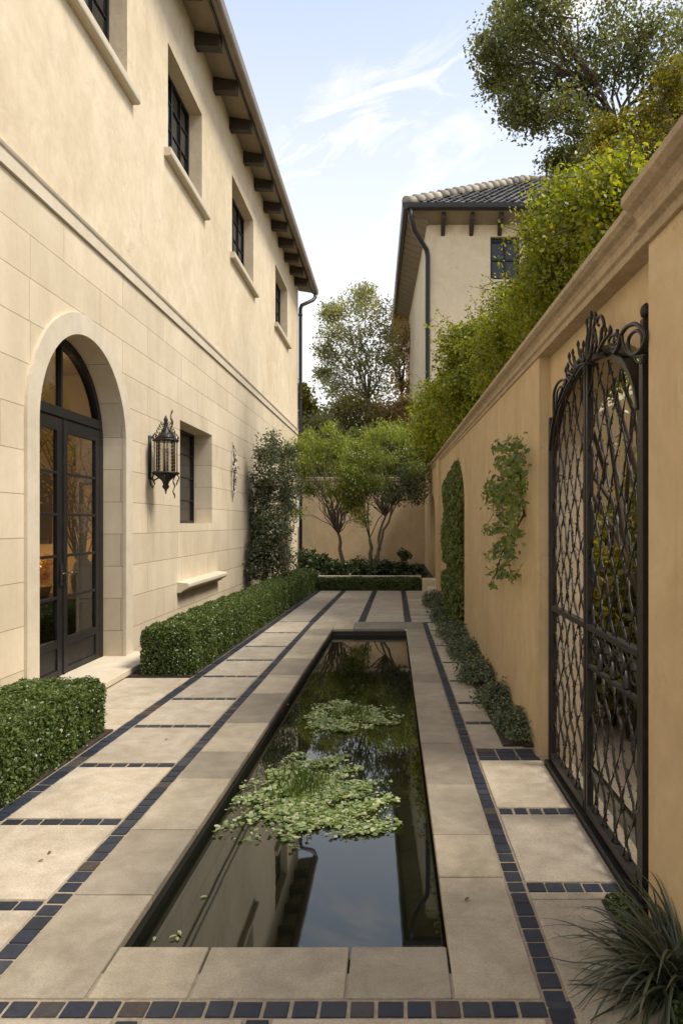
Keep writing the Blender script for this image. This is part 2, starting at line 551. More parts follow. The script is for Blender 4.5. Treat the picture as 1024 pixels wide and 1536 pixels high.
def blob_points(c, rad, ncl, per, spread, shell=.45):
    """clusters of leaf positions inside an ellipsoid, thicker towards its skin"""
    c = np.array(c, float); rad = np.array(rad if hasattr(rad, '__len__') else (rad,) * 3, float)
    d = unit(RNG.normal(size=(ncl, 3)))
    r = shell + (1 - shell) * RNG.random((ncl, 1)) ** .6
    cc = c + d * r * rad
    sp = spread * (.6 + .8 * RNG.random((ncl, 1)))
    P = (cc[:, None, :] + np.clip(RNG.normal(size=(ncl, per, 3)), -1.7, 1.7) * sp[:, None, :] * np.array([1, 1, .75])).reshape(-1, 3)
    Nn = np.repeat(d, per, axis=0) * .35 + RNG.normal(size=(ncl * per, 3)) * .75 + np.array([0, 0, .45])
    return P, Nn, cc


def crown_from(blobs, leaf, per, spread, mat, parent, name='crown', aspect=.55, tmpl=T_DIAMOND, shell=.45, clip=None, density=1.0):
    PP, NN, CC = [], [], []
    for c, rad, ncl in blobs:
        P, Nn, cc = blob_points(c, rad, max(3, int(ncl * density)), per, spread, shell)
        PP.append(P); NN.append(Nn); CC.append((c, cc))
    P = np.concatenate(PP); Nn = np.concatenate(NN)
    if clip is not None:
        k = clip(P)
        P, Nn = P[k], Nn[k]
    sz = leaf * (.65 + .7 * RNG.random(len(P)))
    ob = leaf_object(name, P, Nn, sz, mat, parent, aspect, tmpl)
    return ob, CC


def wobble_path(a, b, n=5, amp=.06):
    a, b = Vector(a), Vector(b)
    L = (b - a).length
    out = []
    for i in range(n + 1):
        t = i / n
        p = a.lerp(b, t)
        if 0 < i < n:
            p = p + Vector((random.gauss(0, 1), random.gauss(0, 1), random.gauss(0, .5))) * amp * L * math.sin(math.pi * t) + Vector((0, 0, .10 * L * math.sin(math.pi * t)))
        out.append(p)
    return out


def make_tree(name, label, cat, base, fork, blobs, leaf, per, spread, lmat, bmat, r0, group=None, extra_trunks=(), shell=.4, twigs=6, aspect=.55, density=1.0, tmpl=T_DIAMOND, limb=.7):
    t = thing(name, label, cat, base, group)
    mb = MB()
    fk = Vector(fork)
    path = wobble_path(base, fork, 6, .025)
    mb.tube(path, [lerp(r0 * 1.25, r0 * .75, i / 6) for i in range(7)], 9)
    forks = [(fk, r0 * .7)]
    for ebase, efork, er in extra_trunks:
        p2 = wobble_path(ebase, efork, 6, .03)
        mb.tube(p2, [lerp(er * 1.2, er * .75, i / 6) for i in range(7)], 8)
        forks.append((Vector(efork), er * .7))
    crown, CC = crown_from(blobs, leaf, per, spread, lmat, t, shell=shell, aspect=aspect, density=density, tmpl=tmpl)
    for c, cc in CC:
        cv = Vector(c)
        f, fr = min(forks, key=lambda q: (q[0] - cv).length)
        if len(forks) > 1 and random.random() < .4: f, fr = random.choice(forks)
        pth = wobble_path(f, cv, 5, .07)
        mb.tube(pth, [lerp(fr * limb, fr * .10, (i / 5) ** .7) for i in range(6)], 6)
        sel = cc[RNG.permutation(len(cc))[:twigs]]
        for q in sel:
            st = pth[random.randint(2, 5)]
            mb.tube(wobble_path(st, Vector(q), 3, .08), [fr * .16, fr * .11, fr * .08, fr * .04], 4)
    mb.build('trunk', bmat, t)
    return t


# ------------------------------------------------------------------ world, sun, camera
SUN_EL, SUN_AZ = 56.0, 104.0            # azimuth measured from +Y towards +X
w = bpy.data.worlds.new('World')
scene.world = w
w.use_nodes = True
nt = w.node_tree
nt.nodes.clear()
wo = nt.nodes.new('ShaderNodeOutputWorld')
bg = nt.nodes.new('ShaderNodeBackground')
bg.inputs['Strength'].default_value = .11
sky = nt.nodes.new('ShaderNodeTexSky')
sky.sky_type = 'NISHITA'
sky.sun_disc = False
sky.sun_elevation = math.radians(SUN_EL)
sky.sun_rotation = math.radians(SUN_AZ)
sky.air_density = 1.0
sky.dust_density = 1.0
sky.ozone_density = 1.0
tc = nt.nodes.new('ShaderNodeTexCoord')
sp = nt.nodes.new('ShaderNodeSeparateXYZ')
nt.links.new(tc.outputs['Generated'], sp.inputs[0])
zz = N(nt, 'ShaderNodeMath', operation='ADD'); zz.inputs[1].default_value = .12
nt.links.new(sp.outputs[2], zz.inputs[0])
dx = N(nt, 'ShaderNodeMath', operation='DIVIDE'); dy = N(nt, 'ShaderNodeMath', operation='DIVIDE')
nt.links.new(sp.outputs[0], dx.inputs[0]); nt.links.new(zz.outputs[0], dx.inputs[1])
nt.links.new(sp.outputs[1], dy.inputs[0]); nt.links.new(zz.outputs[0], dy.inputs[1])
cb = nt.nodes.new('ShaderNodeCombineXYZ')
nt.links.new(dx.outputs[0], cb.inputs[0]); nt.links.new(dy.outputs[0], cb.inputs[1])
mr = nt.nodes.new('ShaderNodeMapping')
mr.inputs['Rotation'].default_value = (0, 0, math.radians(38))
nt.links.new(cb.outputs[0], mr.inputs['Vector'])
mp = nt.nodes.new('ShaderNodeMapping')
mp.inputs['Scale'].default_value = (.8, 1.9, 1)
mp.inputs['Location'].default_value = (3.1, .4, 0)
nt.links.new(mr.outputs[0], mp.inputs['Vector'])
cl = N(nt, 'ShaderNodeTexNoise', ins={'Scale': 1.5, 'Detail': 9, 'Roughness': .58, 'Distortion': .8})
nt.links.new(mp.outputs[0], cl.inputs['Vector'])
cf = maprange(nt, cl.outputs['Fac'], .40, .66, 0.0, .85)
sr_ = nt.nodes.new('ShaderNodeSeparateXYZ')
nt.links.new(mr.outputs[0], sr_.inputs[0])
# a long cirrus streak across the court
wv = N(nt, 'ShaderNodeMath', operation='MULTIPLY_ADD')
nt.links.new(cl.outputs['Fac'], wv.inputs[0]); wv.inputs[1].default_value = .30; wv.inputs[2].default_value = -1.22
sm = N(nt, 'ShaderNodeMath', operation='ADD')
nt.links.new(sr_.outputs[1], sm.inputs[0]); nt.links.new(wv.outputs[0], sm.inputs[1])
ab = N(nt, 'ShaderNodeMath', operation='ABSOLUTE')
nt.links.new(sm.outputs[0], ab.inputs[0])
bd = maprange(nt, ab.outputs[0], .0, .24, 1.0, 0.0)
bn = N(nt, 'ShaderNodeTexNoise', ins={'Scale': 5.0, 'Detail': 8, 'Roughness': .62, 'Distortion': 1.0})
nt.links.new(mp.outputs[0], bn.inputs['Vector'])
bm2 = N(nt, 'ShaderNodeMath', operation='MULTIPLY')
nt.links.new(bd, bm2.inputs[0]); nt.links.new(maprange(nt, bn.outputs['Fac'], .30, .56, .25, 1.0), bm2.inputs[1])
# thin veil thickens towards the horizon as real cirrus and haze do
hz = maprange(nt, sp.outputs[2], .22, .62, .96, .36)
mx1 = N(nt, 'ShaderNodeMath', operation='MAXIMUM')
nt.links.new(cf, mx1.inputs[0]); nt.links.new(hz, mx1.inputs[1])
mxf = N(nt, 'ShaderNodeMath', operation='MAXIMUM')
nt.links.new(mx1.outputs[0], mxf.inputs[0]); nt.links.new(bm2.outputs[0], mxf.inputs[1])
sumc = mix_col(nt, 'MIX', mxf.outputs[0], sky.outputs[0], (3.8, 3.74, 3.66))
nt.links.new(sumc, bg.inputs['Color'])
nt.links.new(bg.outputs[0], wo.inputs['Surface'])

sd = bpy.data.lights.new('sun', 'SUN')
sd.energy = 1.5
sd.angle = math.radians(18)
sd.color = (1.0, .92, .79)
so = bpy.data.objects.new('sun', sd)
COL.objects.link(so)
el, az = math.radians(SUN_EL), math.radians(SUN_AZ)
sdir = Vector((math.sin(az) * math.cos(el), math.cos(az) * math.cos(el), math.sin(el)))
so.rotation_euler = sdir.to_track_quat('Z', 'Y').to_euler()
so.location = sdir * 60

cam = bpy.data.cameras.new('camera')
cam.sensor_fit = 'VERTICAL'
cam.sensor_height = 36
cam.sensor_width = 24
cam.lens = F / 1536 * 36
cam.shift_x = (512 - VX) / 1536
cam.shift_y = (VY - 768) / 1536
cam.clip_start = .05
cam.clip_end = 2000
co = bpy.data.objects.new('camera', cam)
co.location = (0, 0, EYE)
co.rotation_euler = (math.radians(90), 0, 0)
COL.objects.link(co)
scene.camera = co
scene.view_settings.view_transform = 'Standard'
scene.view_settings.look = 'None'
scene.view_settings.gamma = 1
scene.view_settings.exposure = 1.5
scene.render.engine = 'CYCLES'
scene.cycles.use_denoising = True
scene.cycles.max_bounces = 8
scene.cycles.diffuse_bounces = 5
scene.cycles.transparent_max_bounces = 12

# ------------------------------------------------------------------ ground, paving, pool
PF, PB = 2.637, 10.62
pl_ = line(PF, -1.057, PB, -.952)      # pool inner edges
pr_ = line(PF, .218, PB, .192)
cl_ = line(2.4, -1.39, 11.4, -1.282)   # coping outer edges
cr_ = line(2.36, .501, 10.98, .45)
CF, CB = 2.36, 11.38
WATER = -.10

g = MB()
gz = -.045
x0, x1, y0, y1 = -1.2, .35, 2.5, 10.9
for (a, b, c, d) in ((-300, 300, -300, y0), (-300, 300, y1, 300), (-300, x0, y0, y1), (x1, 300, y0, y1)):
    g.quad((a, c, gz), (b, c, gz), (b, d, gz), (a, d, gz))
g.build('ground', M['ground'], kind='structure')

# mortar bed under the stones
mb = MB()
for (a, b, c, d) in ((-3.2, 1.2, .8, 2.5), (-3.2, 1.2, 10.9, 16.75), (-3.2, -1.2, 2.5, 10.9), (.35, 1.2, 2.5, 10.9)):
    mb.quad((a, c, -.008), (b, c, -.008), (b, d, -.008), (a, d, -.008))
mb.build('path_bed', M['mortar'], kind='structure')

slabs, tiles, cop = MB(), MB(), MB()
J = .004


def jit(): return random.uniform(-.0012, .0012)


def put_slab(xa, xb, ya, yb, mbx=slabs, z1=0.0):
    """xa, xb: functions of y (left and right edges)"""
    fa = xa if callable(xa) else (lambda y: xa)
    fb = xb if callable(xb) else (lambda y: xb)
    ya += J; yb -= J
    q = [(fa(ya) + J, ya), (fb(ya) - J, ya), (fb(yb) - J, yb), (fa(yb) + J, yb)]
    mbx.slab(q, -.04, z1 + jit())


def tile_run(p0, p1, width, pitch, joint=.012, z=-.002, skew=0):
    p0, p1 = Vector(p0), Vector(p1)
    d = (p1 - p0); L = d.length; d.normalize()
    nrm = Vector((-d.y, d.x))
    n = max(1, round(L / pitch)); st = L / n
    for i in range(n):
        jl = joint * random.uniform(.6, 1.3) / 2
        a = p0 + d * (i * st + jl); b = p0 + d * ((i + 1) * st - jl)
        wj = width / 2 - random.uniform(.002, .005)
        sk = d * random.uniform(-.003, .003)
        q = [a - nrm * wj - sk, b - nrm * wj + sk, b + nrm * wj + sk, a + nrm * wj - sk]
        tiles.slab([(v.x, v.y) for v in q], -.04, z + random.uniform(-.002, .0015))


# pool coping: left run, right run, front run, back run
lj = [CF, 3.02, 3.66, 4.40, 4.91, 5.62, 6.6, 7.4, 8.3, 9.2, 10.0, 10.62, CB]
for a, b in zip(lj[:-1], lj[1:]):
    put_slab(cl_, (lambda y: pl_(y) + .018), a, b, cop)
rj = [CF, 3.17, 3.60, 4.30, 5.10, 6.10, 6.6, 7.05, 7.45, 7.9, 8.7, 9.6, 10.62, CB]
for a, b in zip(rj[:-1], rj[1:]):
    put_slab((lambda y: pr_(y) - .018), cr_, a, b, cop)
fx = [pl_(PF) + .018, -.695, -.165, pr_(PF) - .018]
for a, b in zip(fx[:-1], fx[1:]):
    put_slab(a, b, CF, PF + .015, cop)
bx_ = [pl_(PB) + .018, -.62, pr_(PB) - .018]
for a, b in zip(bx_[:-1], bx_[1:]):
    put_slab(a, b, PB - .015, CB, cop)
pool = thing('reflecting_pool', 'long narrow reflecting pool set flush in the paving with pale stone edging', 'pool', (-.4, 6.6, 0))
cop.build('coping', M['coping'], pool, bevel=.006, seg=3)
bs = MB()
for k, (e, y) in enumerate(((0, 0),)):
    L0, L1, R0, R1 = (pl_(PF), PF), (pl_(PB), PB), (pr_(PF), PF), (pr_(PB), PB)
    ring = [L0, R0, R1, L1]
    th = .12
    out = [(L0[0] - th, L0[1] - th), (R0[0] + th, R0[1] - th), (R1[0] + th, R1[1] + th), (L1[0] - th, L1[1] + th)]
    for i in range(4):
        j = (i + 1) % 4
        bs.hexa([(ring[i][0], ring[i][1], -.6), (ring[j][0], ring[j][1], -.6), (out[j][0], out[j][1], -.6), (out[i][0], out[i][1], -.6)],
                [(ring[i][0], ring[i][1], -.043), (ring[j][0], ring[j][1], -.043), (out[j][0], out[j][1], -.043), (out[i][0], out[i][1], -.043)])
    bs.quad((L0[0] - .05, L0[1] - .05, -.58), (R0[0] + .05, R0[1] - .05, -.58), (R1[0] + .05, R1[1] + .05, -.58), (L1[0] - .05, L1[1] + .05, -.58))
bs.build('basin', M['basin'], pool)
wt = MB()
nx_, ny_ = 2, 6
wt.quad((pl_(PF) - .01, PF - .01, WATER), (pr_(PF) + .01, PF - .01, WATER), (pr_(PB) + .01, PB + .01, WATER), (pl_(PB) - .01, PB + .01, WATER))
wt.build('water', M['water'], kind='structure')

# left lane between two tile lines
s1l = lambda y: cl_(y) - .092
xC = line(4.3, -2.09, 16.6, -1.74)
xD = lambda y: xC(y) - .105
crossL = [2.30, 2.94, 3.76, 4.64, 5.53, 6.39, 7.33, 8.2, 9.12, 10.25, 11.4]
cw = .078
tile_run(((cl_(2.3) + s1l(2.3)) / 2, 2.30), ((cl_(11.4) + s1l(11.4)) / 2, 11.4), .084, .093)
tile_run(((xC(2.3) + xD(2.3)) / 2, 2.30), ((xC(16.6) + xD(16.6)) / 2, 16.6), .095, .105)
for i, y in enumerate(crossL):
    if 0 < i:
        tile_run((xC(y) + .004, y), (s1l(y) - .004, y), cw - .008, .105)
for a, b in zip(crossL[:-1], crossL[1:]):
    put_slab(xC, s1l, a + (cw / 2 if a > 2.4 else .06), b - cw / 2)
# beyond the left tile line: landing at the door and strip under the near hedge
put_slab(-3.06, xD, 5.42, 6.06)
put_slab(-3.06, xD, 6.06, 7.24)
# transverse tile line in front, slabs nearer the camera
tile_run((-2.6, 2.312), (.60, 2.312), .080, .094)
xs = [-2.6, -1.72, -.86, -.44, .535]
for k, (a, b) in enumerate(zip(xs[:-1], xs[1:])):
    put_slab(a + .045, b - .045, 1.05, 2.265)
    if k: tile_run((a, 1.05), (a, 2.262), .078, .094)
put_slab(-2.6, -1.99, 2.36, 2.90); put_slab(-2.6, -2.36, 2.9, 3.3)
# right lane
s1r = lambda y: cr_(y) + .084
tile_run(((cr_(1.1) + s1r(1.1)) / 2, 1.05), ((cr_(11.3) + s1r(11.3)) / 2, 11.3), .076, .0905)
crossR = [3.085, 3.90, 4.83]
BED = .88
put_slab(s1r, BED, 1.05, 2.98); put_slab(s1r, .998, 2.98, 3.085 - .042)
for a, b in ((3.085 + .042, 3.90 - .042), (3.90 + .042, 4.73)):
    put_slab(s1r, .998, a, b)
for y in crossR[:2]:
    tile_run((s1r(y) + .004, y), (.996, y), .076, .082)
for yy in (4.775, 4.86, 4.945):
    tile_run((s1r(yy) + .004, yy), (.995 if yy < 4.85 else .985, yy), .078, .13)
rr_ = [4.99, 5.30, 5.66, 5.98, 6.29, 6.75, 7.15, 7.62, 8.1, 8.6, 9.2, 9.8, 10.5, 11.25]
for k, (a, b) in enumerate(zip(rr_[:-1], rr_[1:])):
    if k % 2 == 1:
        tile_run((s1r(b) + .004, b - .04), (.93, b - .04), .07, .12)
        put_slab(s1r, .93, a, b - .08)
    else:
        put_slab(s1r, .93, a, b)
tile_run((.36, 11.3), (.80, 11.3), .08, .1)
# far terrace beyond the pool: three tile lines running away
f1 = line(11.4, -1.33, 16.6, -1.20); f2 = line(11.4, -.53, 16.6, -.46); f3 = line(11.4, .225, 16.6, .215)
for f in (f1, f2, f3):
    tile_run((f(11.4), 11.4 + .01), (f(16.6), 16.6), .115, .105)
farJ = [11.4, 12.3, 13.1, 13.95, 14.8, 15.7, 16.62]
for a, b in zip(farJ[:-1], farJ[1:]):
    put_slab(xC, (lambda y: f1(y) - .06), a, b)
    put_slab((lambda y: f1(y) + .06), (lambda y: f2(y) - .06), a, b)
for a, b in ((11.4, 12.9), (12.9, 14.6), (14.6, 16.62)):
    put_slab((lambda y: f2(y) + .06), (lambda y: f3(y) - .06), a, b)
yy = 11.4
while yy < 16.5:
    put_slab((lambda y: f3(y) + .06), .98, yy, min(16.62, yy + .24), z1=random.uniform(-.006, 0))
    yy += .25
slabs.build('paving', M['slab'], bevel=.004, kind='structure')
tiles.build('tile_path', M['tile'], bevel=.003, kind='structure')

# planting soil
so_ = MB()
so_.slab([(-3.1, 7.28), (xD(7.28) - .004, 7.28), (xD(16.6) - .004, 16.6), (xD(16.6) - .004, 16.96), (-1.9, 16.96), (-1.9, 22.6), (-3.1, 22.6)], -.04, .012)
so_.slab([(-3.1, 3.32), (xD(3.32) - .006, 3.32), (xD(5.41) - .006, 5.41), (-3.1, 5.41)], -.04, .010)
so_.slab([(-3.1, 1.2), (-2.64, 1.2), (-2.64, 3.3), (-3.1, 3.3)], -.04, .010)
so_.box(-1.9, 1.0, 16.95, 23.2, -.04, .22)
so_.box(BED, 1.0, .9, 2.97, -.04, .006)
so_.box(.78, 1.0, 5.02, 16.2, -.04, .012)
so_.build('soil', M['soil'], kind='structure')

# ------------------------------------------------------------------ the house on the left
XL = -3.1
HE = 22.6          # far end
HN = -2.5          # near end
HZ = 9.3
house = thing('stucco_house', 'tall cream house with squared stone base, arched door and upper windows under dark rafters', 'house', (-3.1, 8, 0))


def wall_cells(mb, x, ya, yb, za, zb, holes, mi=0):
    ys = sorted(set([ya, yb] + [h[0] for h in holes] + [h[1] for h in holes]))
    zs = sorted(set([za, zb] + [h[2] for h in holes] + [h[3] for h in holes]))
    for i in range(len(ys) - 1):
        for j in range(len(zs) - 1):
            cy, cz = (ys[i] + ys[i + 1]) / 2, (zs[j] + zs[j + 1]) / 2
            if any(h[0] < cy < h[1] and h[2] < cz < h[3] for h in holes): continue
            mb.quad((x, ys[i], zs[j]), (x, ys[i + 1], zs[j]), (x, ys[i + 1], zs[j + 1]), (x, ys[i], zs[j + 1]), mi)


def reveals(mb, x, h, depth, sgn=-1, mi=0):
    y0, y1, z0, z1 = h
    xi = x + sgn * depth
    mb.quad((x, y0, z0), (x, y0, z1), (xi, y0, z1), (xi, y0, z0), mi)
    mb.quad((x, y1, z0), (xi, y1, z0), (xi, y1, z1), (x, y1, z1), mi)
    mb.quad((x, y0, z1), (x, y1, z1), (xi, y1, z1), (xi, y0, z1), mi)
    mb.quad((x, y0, z0), (xi, y0, z0), (xi, y1, z0), (x, y1, z0), mi)


def YL(px, x=XL): return x * F / (px - VX)


upwin = [(YL(191) - 1.72, YL(191), 6.66, 8.20), (YL(252), YL(303), 6.66, 8.20), (YL(348), YL(380), 6.72, 8.28), (YL(413), YL(431), 6.80, 8.38)]
gwin = (YL(270), YL(318), 1.60, 3.10)
AY, AR, AS = 7.05, .985, 2.49                      # arch centre, radius, springing height
arch = (AY - AR, AY + AR, .0, AS + AR)
BAND0, BAND1 = 4.432, 4.60
ZUP = 9.32

up = MB()
wall_cells(up, XL, HN, HE, BAND1, ZUP, upwin)
for h in upwin: reveals(up, XL, h, .27)
up.quad((XL, HE, 0), (-10, HE, 0), (-10, HE, ZUP), (XL, HE, ZUP))
up.quad((XL, HN, 0), (XL, HN, ZUP), (-10, HN, ZUP), (-10, HN, 0))
up.quad((-10, HN, 0), (-10, HN, ZUP), (-10, HE, ZUP), (-10, HE, 0))
up.build('wall', M['stucco_light'], house)

lo = MB()
wall_cells(lo, XL, HN, HE, 0, BAND0, [gwin, arch])
reveals(lo, XL, gwin, .36)
NA = 28
arc = [(AY - AR * math.cos(math.pi * i / NA), AS + AR * math.sin(math.pi * i / NA)) for i in range(NA + 1)]
for i in range(NA):
    (ya, za), (yb, zb) = arc[i], arc[i + 1]
    lo.quad((XL, ya, za), (XL, yb, zb), (XL, yb, AS + AR), (XL, ya, AS + AR))
DX = XL - .25                                     # plane of the door frame
for ya, yb in ((AY - AR, AY + AR),):
    lo.quad((XL, ya, 0), (XL, ya, AS), (DX - .1, ya, AS), (DX - .1, ya, 0))
    lo.quad((XL, yb, 0), (DX - .1, yb, 0), (DX - .1, yb, AS), (XL, yb, AS))
for i in range(NA):
    (ya, za), (yb, zb) = arc[i], arc[i + 1]
    lo.quad((XL, ya, za), (XL, yb, zb), (DX - .1, yb, zb), (DX - .1, ya, za))
lo.build('stone_base', M['ashlar'], house)

# plain raised surround of the arch
sr = MB()
RO = 1.185
xf, xb = XL + .03, XL - .006
ri, ro = [], []
npt = 40
def arc_line(R):
    pts = [(AY - R, 0.0), (AY - R, AS)]
    pts += [(AY - R * math.cos(math.pi * i / npt), AS + R * math.sin(math.pi * i / npt)) for i in range(1, npt)]
    return pts + [(AY + R, AS), (AY + R, 0.0)]
ri, ro = arc_line(AR - .004), arc_line(RO)
for i in range(len(ri) - 1):
    a, b, c, d = ri[i], ri[i + 1], ro[i + 1], ro[i]
    sr.hexa([(xb, *a), (xb, *d), (xb, *c), (xb, *b)], [(xf, *a), (xf, *d), (xf, *c), (xf, *b)])
sr.build('arch_surround', M['trim'], house)

# string course
sc_ = MB()
sc_.sweep([(-.01, BAND0), (.028, BAND0 + .004), (.028, BAND1 - .045), (.042, BAND1 - .032), (.050, BAND1 - .012), (.050, BAND1), (-.01, BAND1 + .012)], [(XL, HN, 0), (XL, HE + .03, 0)])
sc_.build('string_course', M['trim'], house)

# windows
def casement(parent, x, h, cols, rows, t=.045, sillm=None, name='window', sill=True, gm=None):
    y0, y1, z0, z1 = h
    f = MB()
    f.box(x - .03, x + .03, y0, y0 + t, z0, z1); f.box(x - .03, x + .03, y1 - t, y1, z0, z1)
    f.box(x - .03, x + .03, y0 + t, y1 - t, z1 - t, z1); f.box(x - .03, x + .03, y0 + t, y1 - t, z0, z0 + t)
    for i in range(1, cols):
        yc = lerp(y0, y1, i / cols); b = .024 if i * 2 == cols else .011
        f.box(x - .024, x + .024, yc - b, yc + b, z0 + t, z1 - t)
    for j in range(1, rows):
        zc = lerp(z0, z1, j / rows)
        f.box(x - .018, x + .018, y0 + t, y1 - t, zc - .010, zc + .010)
    fr = f.build(name, M['metal'], parent, bevel=.004)
    p = MB()
    for i in range(cols):
        for j in range(rows):
            ya, yb = lerp(y0, y1, i / cols) + .005, lerp(y0, y1, (i + 1) / cols) - .005
            za, zb = lerp(z0, z1, j / rows) + .004, lerp(z0, z1, (j + 1) / rows) - .004
            tw = random.uniform(-.004, .004); tv = random.uniform(-.004, .004)
            p.hexa([(x - .008 + tw, ya, za), (x - .008 - tw, yb, za), (x - .008 - tw + tv, yb, zb), (x - .008 + tw + tv, ya, zb)],
                   [(x - .002 + tw, ya, za), (x - .002 - tw, yb, za), (x - .002 - tw + tv, yb, zb), (x - .002 + tw + tv, ya, zb)])
    p.build('pane', gm or M['darkglass'], fr)
    if sill:
        s = MB()
        s.sweep([(-.26, z0 - .10), (.075, z0 - .10), (.095, z0 - .085), (.10, z0 - .06), (.10, z0 + .006), (.085, z0 + .016), (-.26, z0 + .03)],
                [(XL, y0 - .17, 0), (XL, y1 + .17, 0)])
        s.build('sill', M['trim'], fr, bevel=.006)
    return fr


for h in upwin: casement(house, XL - .235, h, 4, 4)
casement(house, XL - .33, gwin, 2, 4, sill=False)
# stone shelf below the ground floor window
ld = MB()
ya, yb = 10.0, 12.3
ld.sweep([(-.01, .60), (.05, .60), (.10, .64), (.155, .665), (.17, .69), (.17, .735), (.155, .75), (-.01, .765)], [(XL, ya, 0), (XL, yb, 0)])
ld.build('ledge', M['trim'], house, bevel=.012, seg=3)

# door: arched frame, two leaves, fanlight
dr = MB()
ft = .085
a_o, a_i = arc_line(AR - .006), arc_line(AR - .006 - ft)
for i in range(len(a_o) - 1):
    a, b, c, d = a_i[i], a_i[i + 1], a_o[i + 1], a_o[i]
    dr.hexa([(DX - .06, *a), (DX - .06, *d), (DX - .06, *c), (DX - .06, *b)], [(DX + .02, *a), (DX + .02, *d), (DX + .02, *c), (DX + .02, *b)])
TZ = 2.66
rin = AR - .006 - ft
dr.box(DX - .05, DX + .03, AY - rin, AY + rin, TZ, TZ + .10)
dr.box(DX - .05, DX + .012, AY - .018, AY + .018, TZ + .10, AS + rin - .006)
dr.box(DX - .06, DX + .045, AY - rin, AY + rin, .0, .05)
door = dr.build('door', M['metal'], house, bevel=.005)
fan = MB()
half = math.sqrt(max(0, (rin + .01) ** 2 - (TZ + .05 - AS) ** 2))
pts = [(AY - half, TZ + .05)]
a0 = math.asin((TZ + .05 - AS) / (rin + .01))
for i in range(25):
    t = math.pi - a0 - (math.pi - 2 * a0) * i / 24
    pts.append((AY + (rin + .01) * math.cos(t), AS + (rin + .01) * math.sin(t)))
pts = pts[1:]
fan.add([(DX - .025, y, z) for y, z in pts] + [(DX - .019, y, z) for y, z in pts],
        [tuple(range(len(pts))), tuple(range(2 * len(pts) - 1, len(pts) - 1, -1))])
fan.build('fanlight', M['glass'], door)
for sgn in (-1, 1):
    lf = MB()
    ya, yb = (AY - rin + .004, AY - .003) if sgn < 0 else (AY + .003, AY + rin - .004)
    st_ = .105
    lf.box(DX - .03, DX + .016, ya, ya + st_, .055, TZ - .005); lf.box(DX - .03, DX + .016, yb - st_, yb, .055, TZ - .005)
    lf.box(DX - .029, DX + .015, ya + st_, yb - st_, 2.52, TZ - .005)
    lf.box(DX - .029, DX + .015, ya + st_, yb - st_, .055, .14)
    lf.box(DX - .029, DX + .015, ya + st_, yb - st_, .36, .44)
    lf.box(DX - .018, DX + .002, ya + st_, yb - st_, .14, .36)
    for k in range(1, 5):
        zc = lerp(.44, 2.52, k / 5)
        lf.box(DX - .022, DX + .012, ya + st_, yb - st_, zc - .014, zc + .014)
    ye = (yb - .02) if sgn < 0 else (ya + .02)
    lf.box(DX + .016, DX + .026, ye - .02, ye + .02, .06, TZ - .01) if sgn > 0 else None
    leaf_o = lf.build('door_leaf', M['metal'], door, bevel=.004)
    gl = MB()
    gl.box(DX - .010, DX - .005, ya + st_ - .01, yb - st_ + .01, .41, 2.53)
    gl.build('pane', M['glass'], door)
    hd = MB()
    yh = yb - .05 if sgn < 0 else ya + .05
    hd.box(DX + .027, DX + .034, yh - .018, yh + .018, .98, 1.20)
    hd.tube([(DX + .034, yh, 1.10), (DX + .085, yh, 1.10), (DX + .088, yh + sgn * .10, 1.10)], .009, 8)
    hd.build('handle', M['iron_bright'], door)
# door step
ds = MB()
ds.box(XL - .35, XL + .34, AY - AR - .1, AY + RO + .12, .012, .075)
ds.box(XL - .30, XL + .27, AY - AR - .06, AY + RO + .04, -.03, .012)
ds.build('doorstep', M['trim'], house, bevel=.008)

# room behind the door
rm = MB()
RX0, RX1, RY0, RY1, RZ1 = XL - .36, -7.2, 4.6, 10.2, 3.75
rm.quad((RX1, RY0, 0), (RX1, RY1, 0), (RX1, RY1, RZ1), (RX1, RY0, RZ1))
rm.quad((RX0, RY1, 0), (RX1, RY1, 0), (RX1, RY1, RZ1), (RX0, RY1, RZ1))
rm.quad((RX0, RY0, 0), (RX1, RY0, 0), (RX1, RY0, RZ1), (RX0, RY0, RZ1))
rm.quad((RX0, RY0, RZ1), (RX1, RY0, RZ1), (RX1, RY1, RZ1), (RX0, RY1, RZ1))
rm.quad((RX0, RY0, .015), (RX1, RY0, .015), (RX1, RY1, .015), (RX0, RY1, .015), 1)
for ya, yb in ((RY0, AY - AR + .01), (AY + AR - .01, RY1)):
    rm.quad((RX0, ya, 0), (RX0, yb, 0), (RX0, yb, RZ1), (RX0, ya, RZ1))
rm.build('room', [M['plaster_in'], M['floor_in']], house)

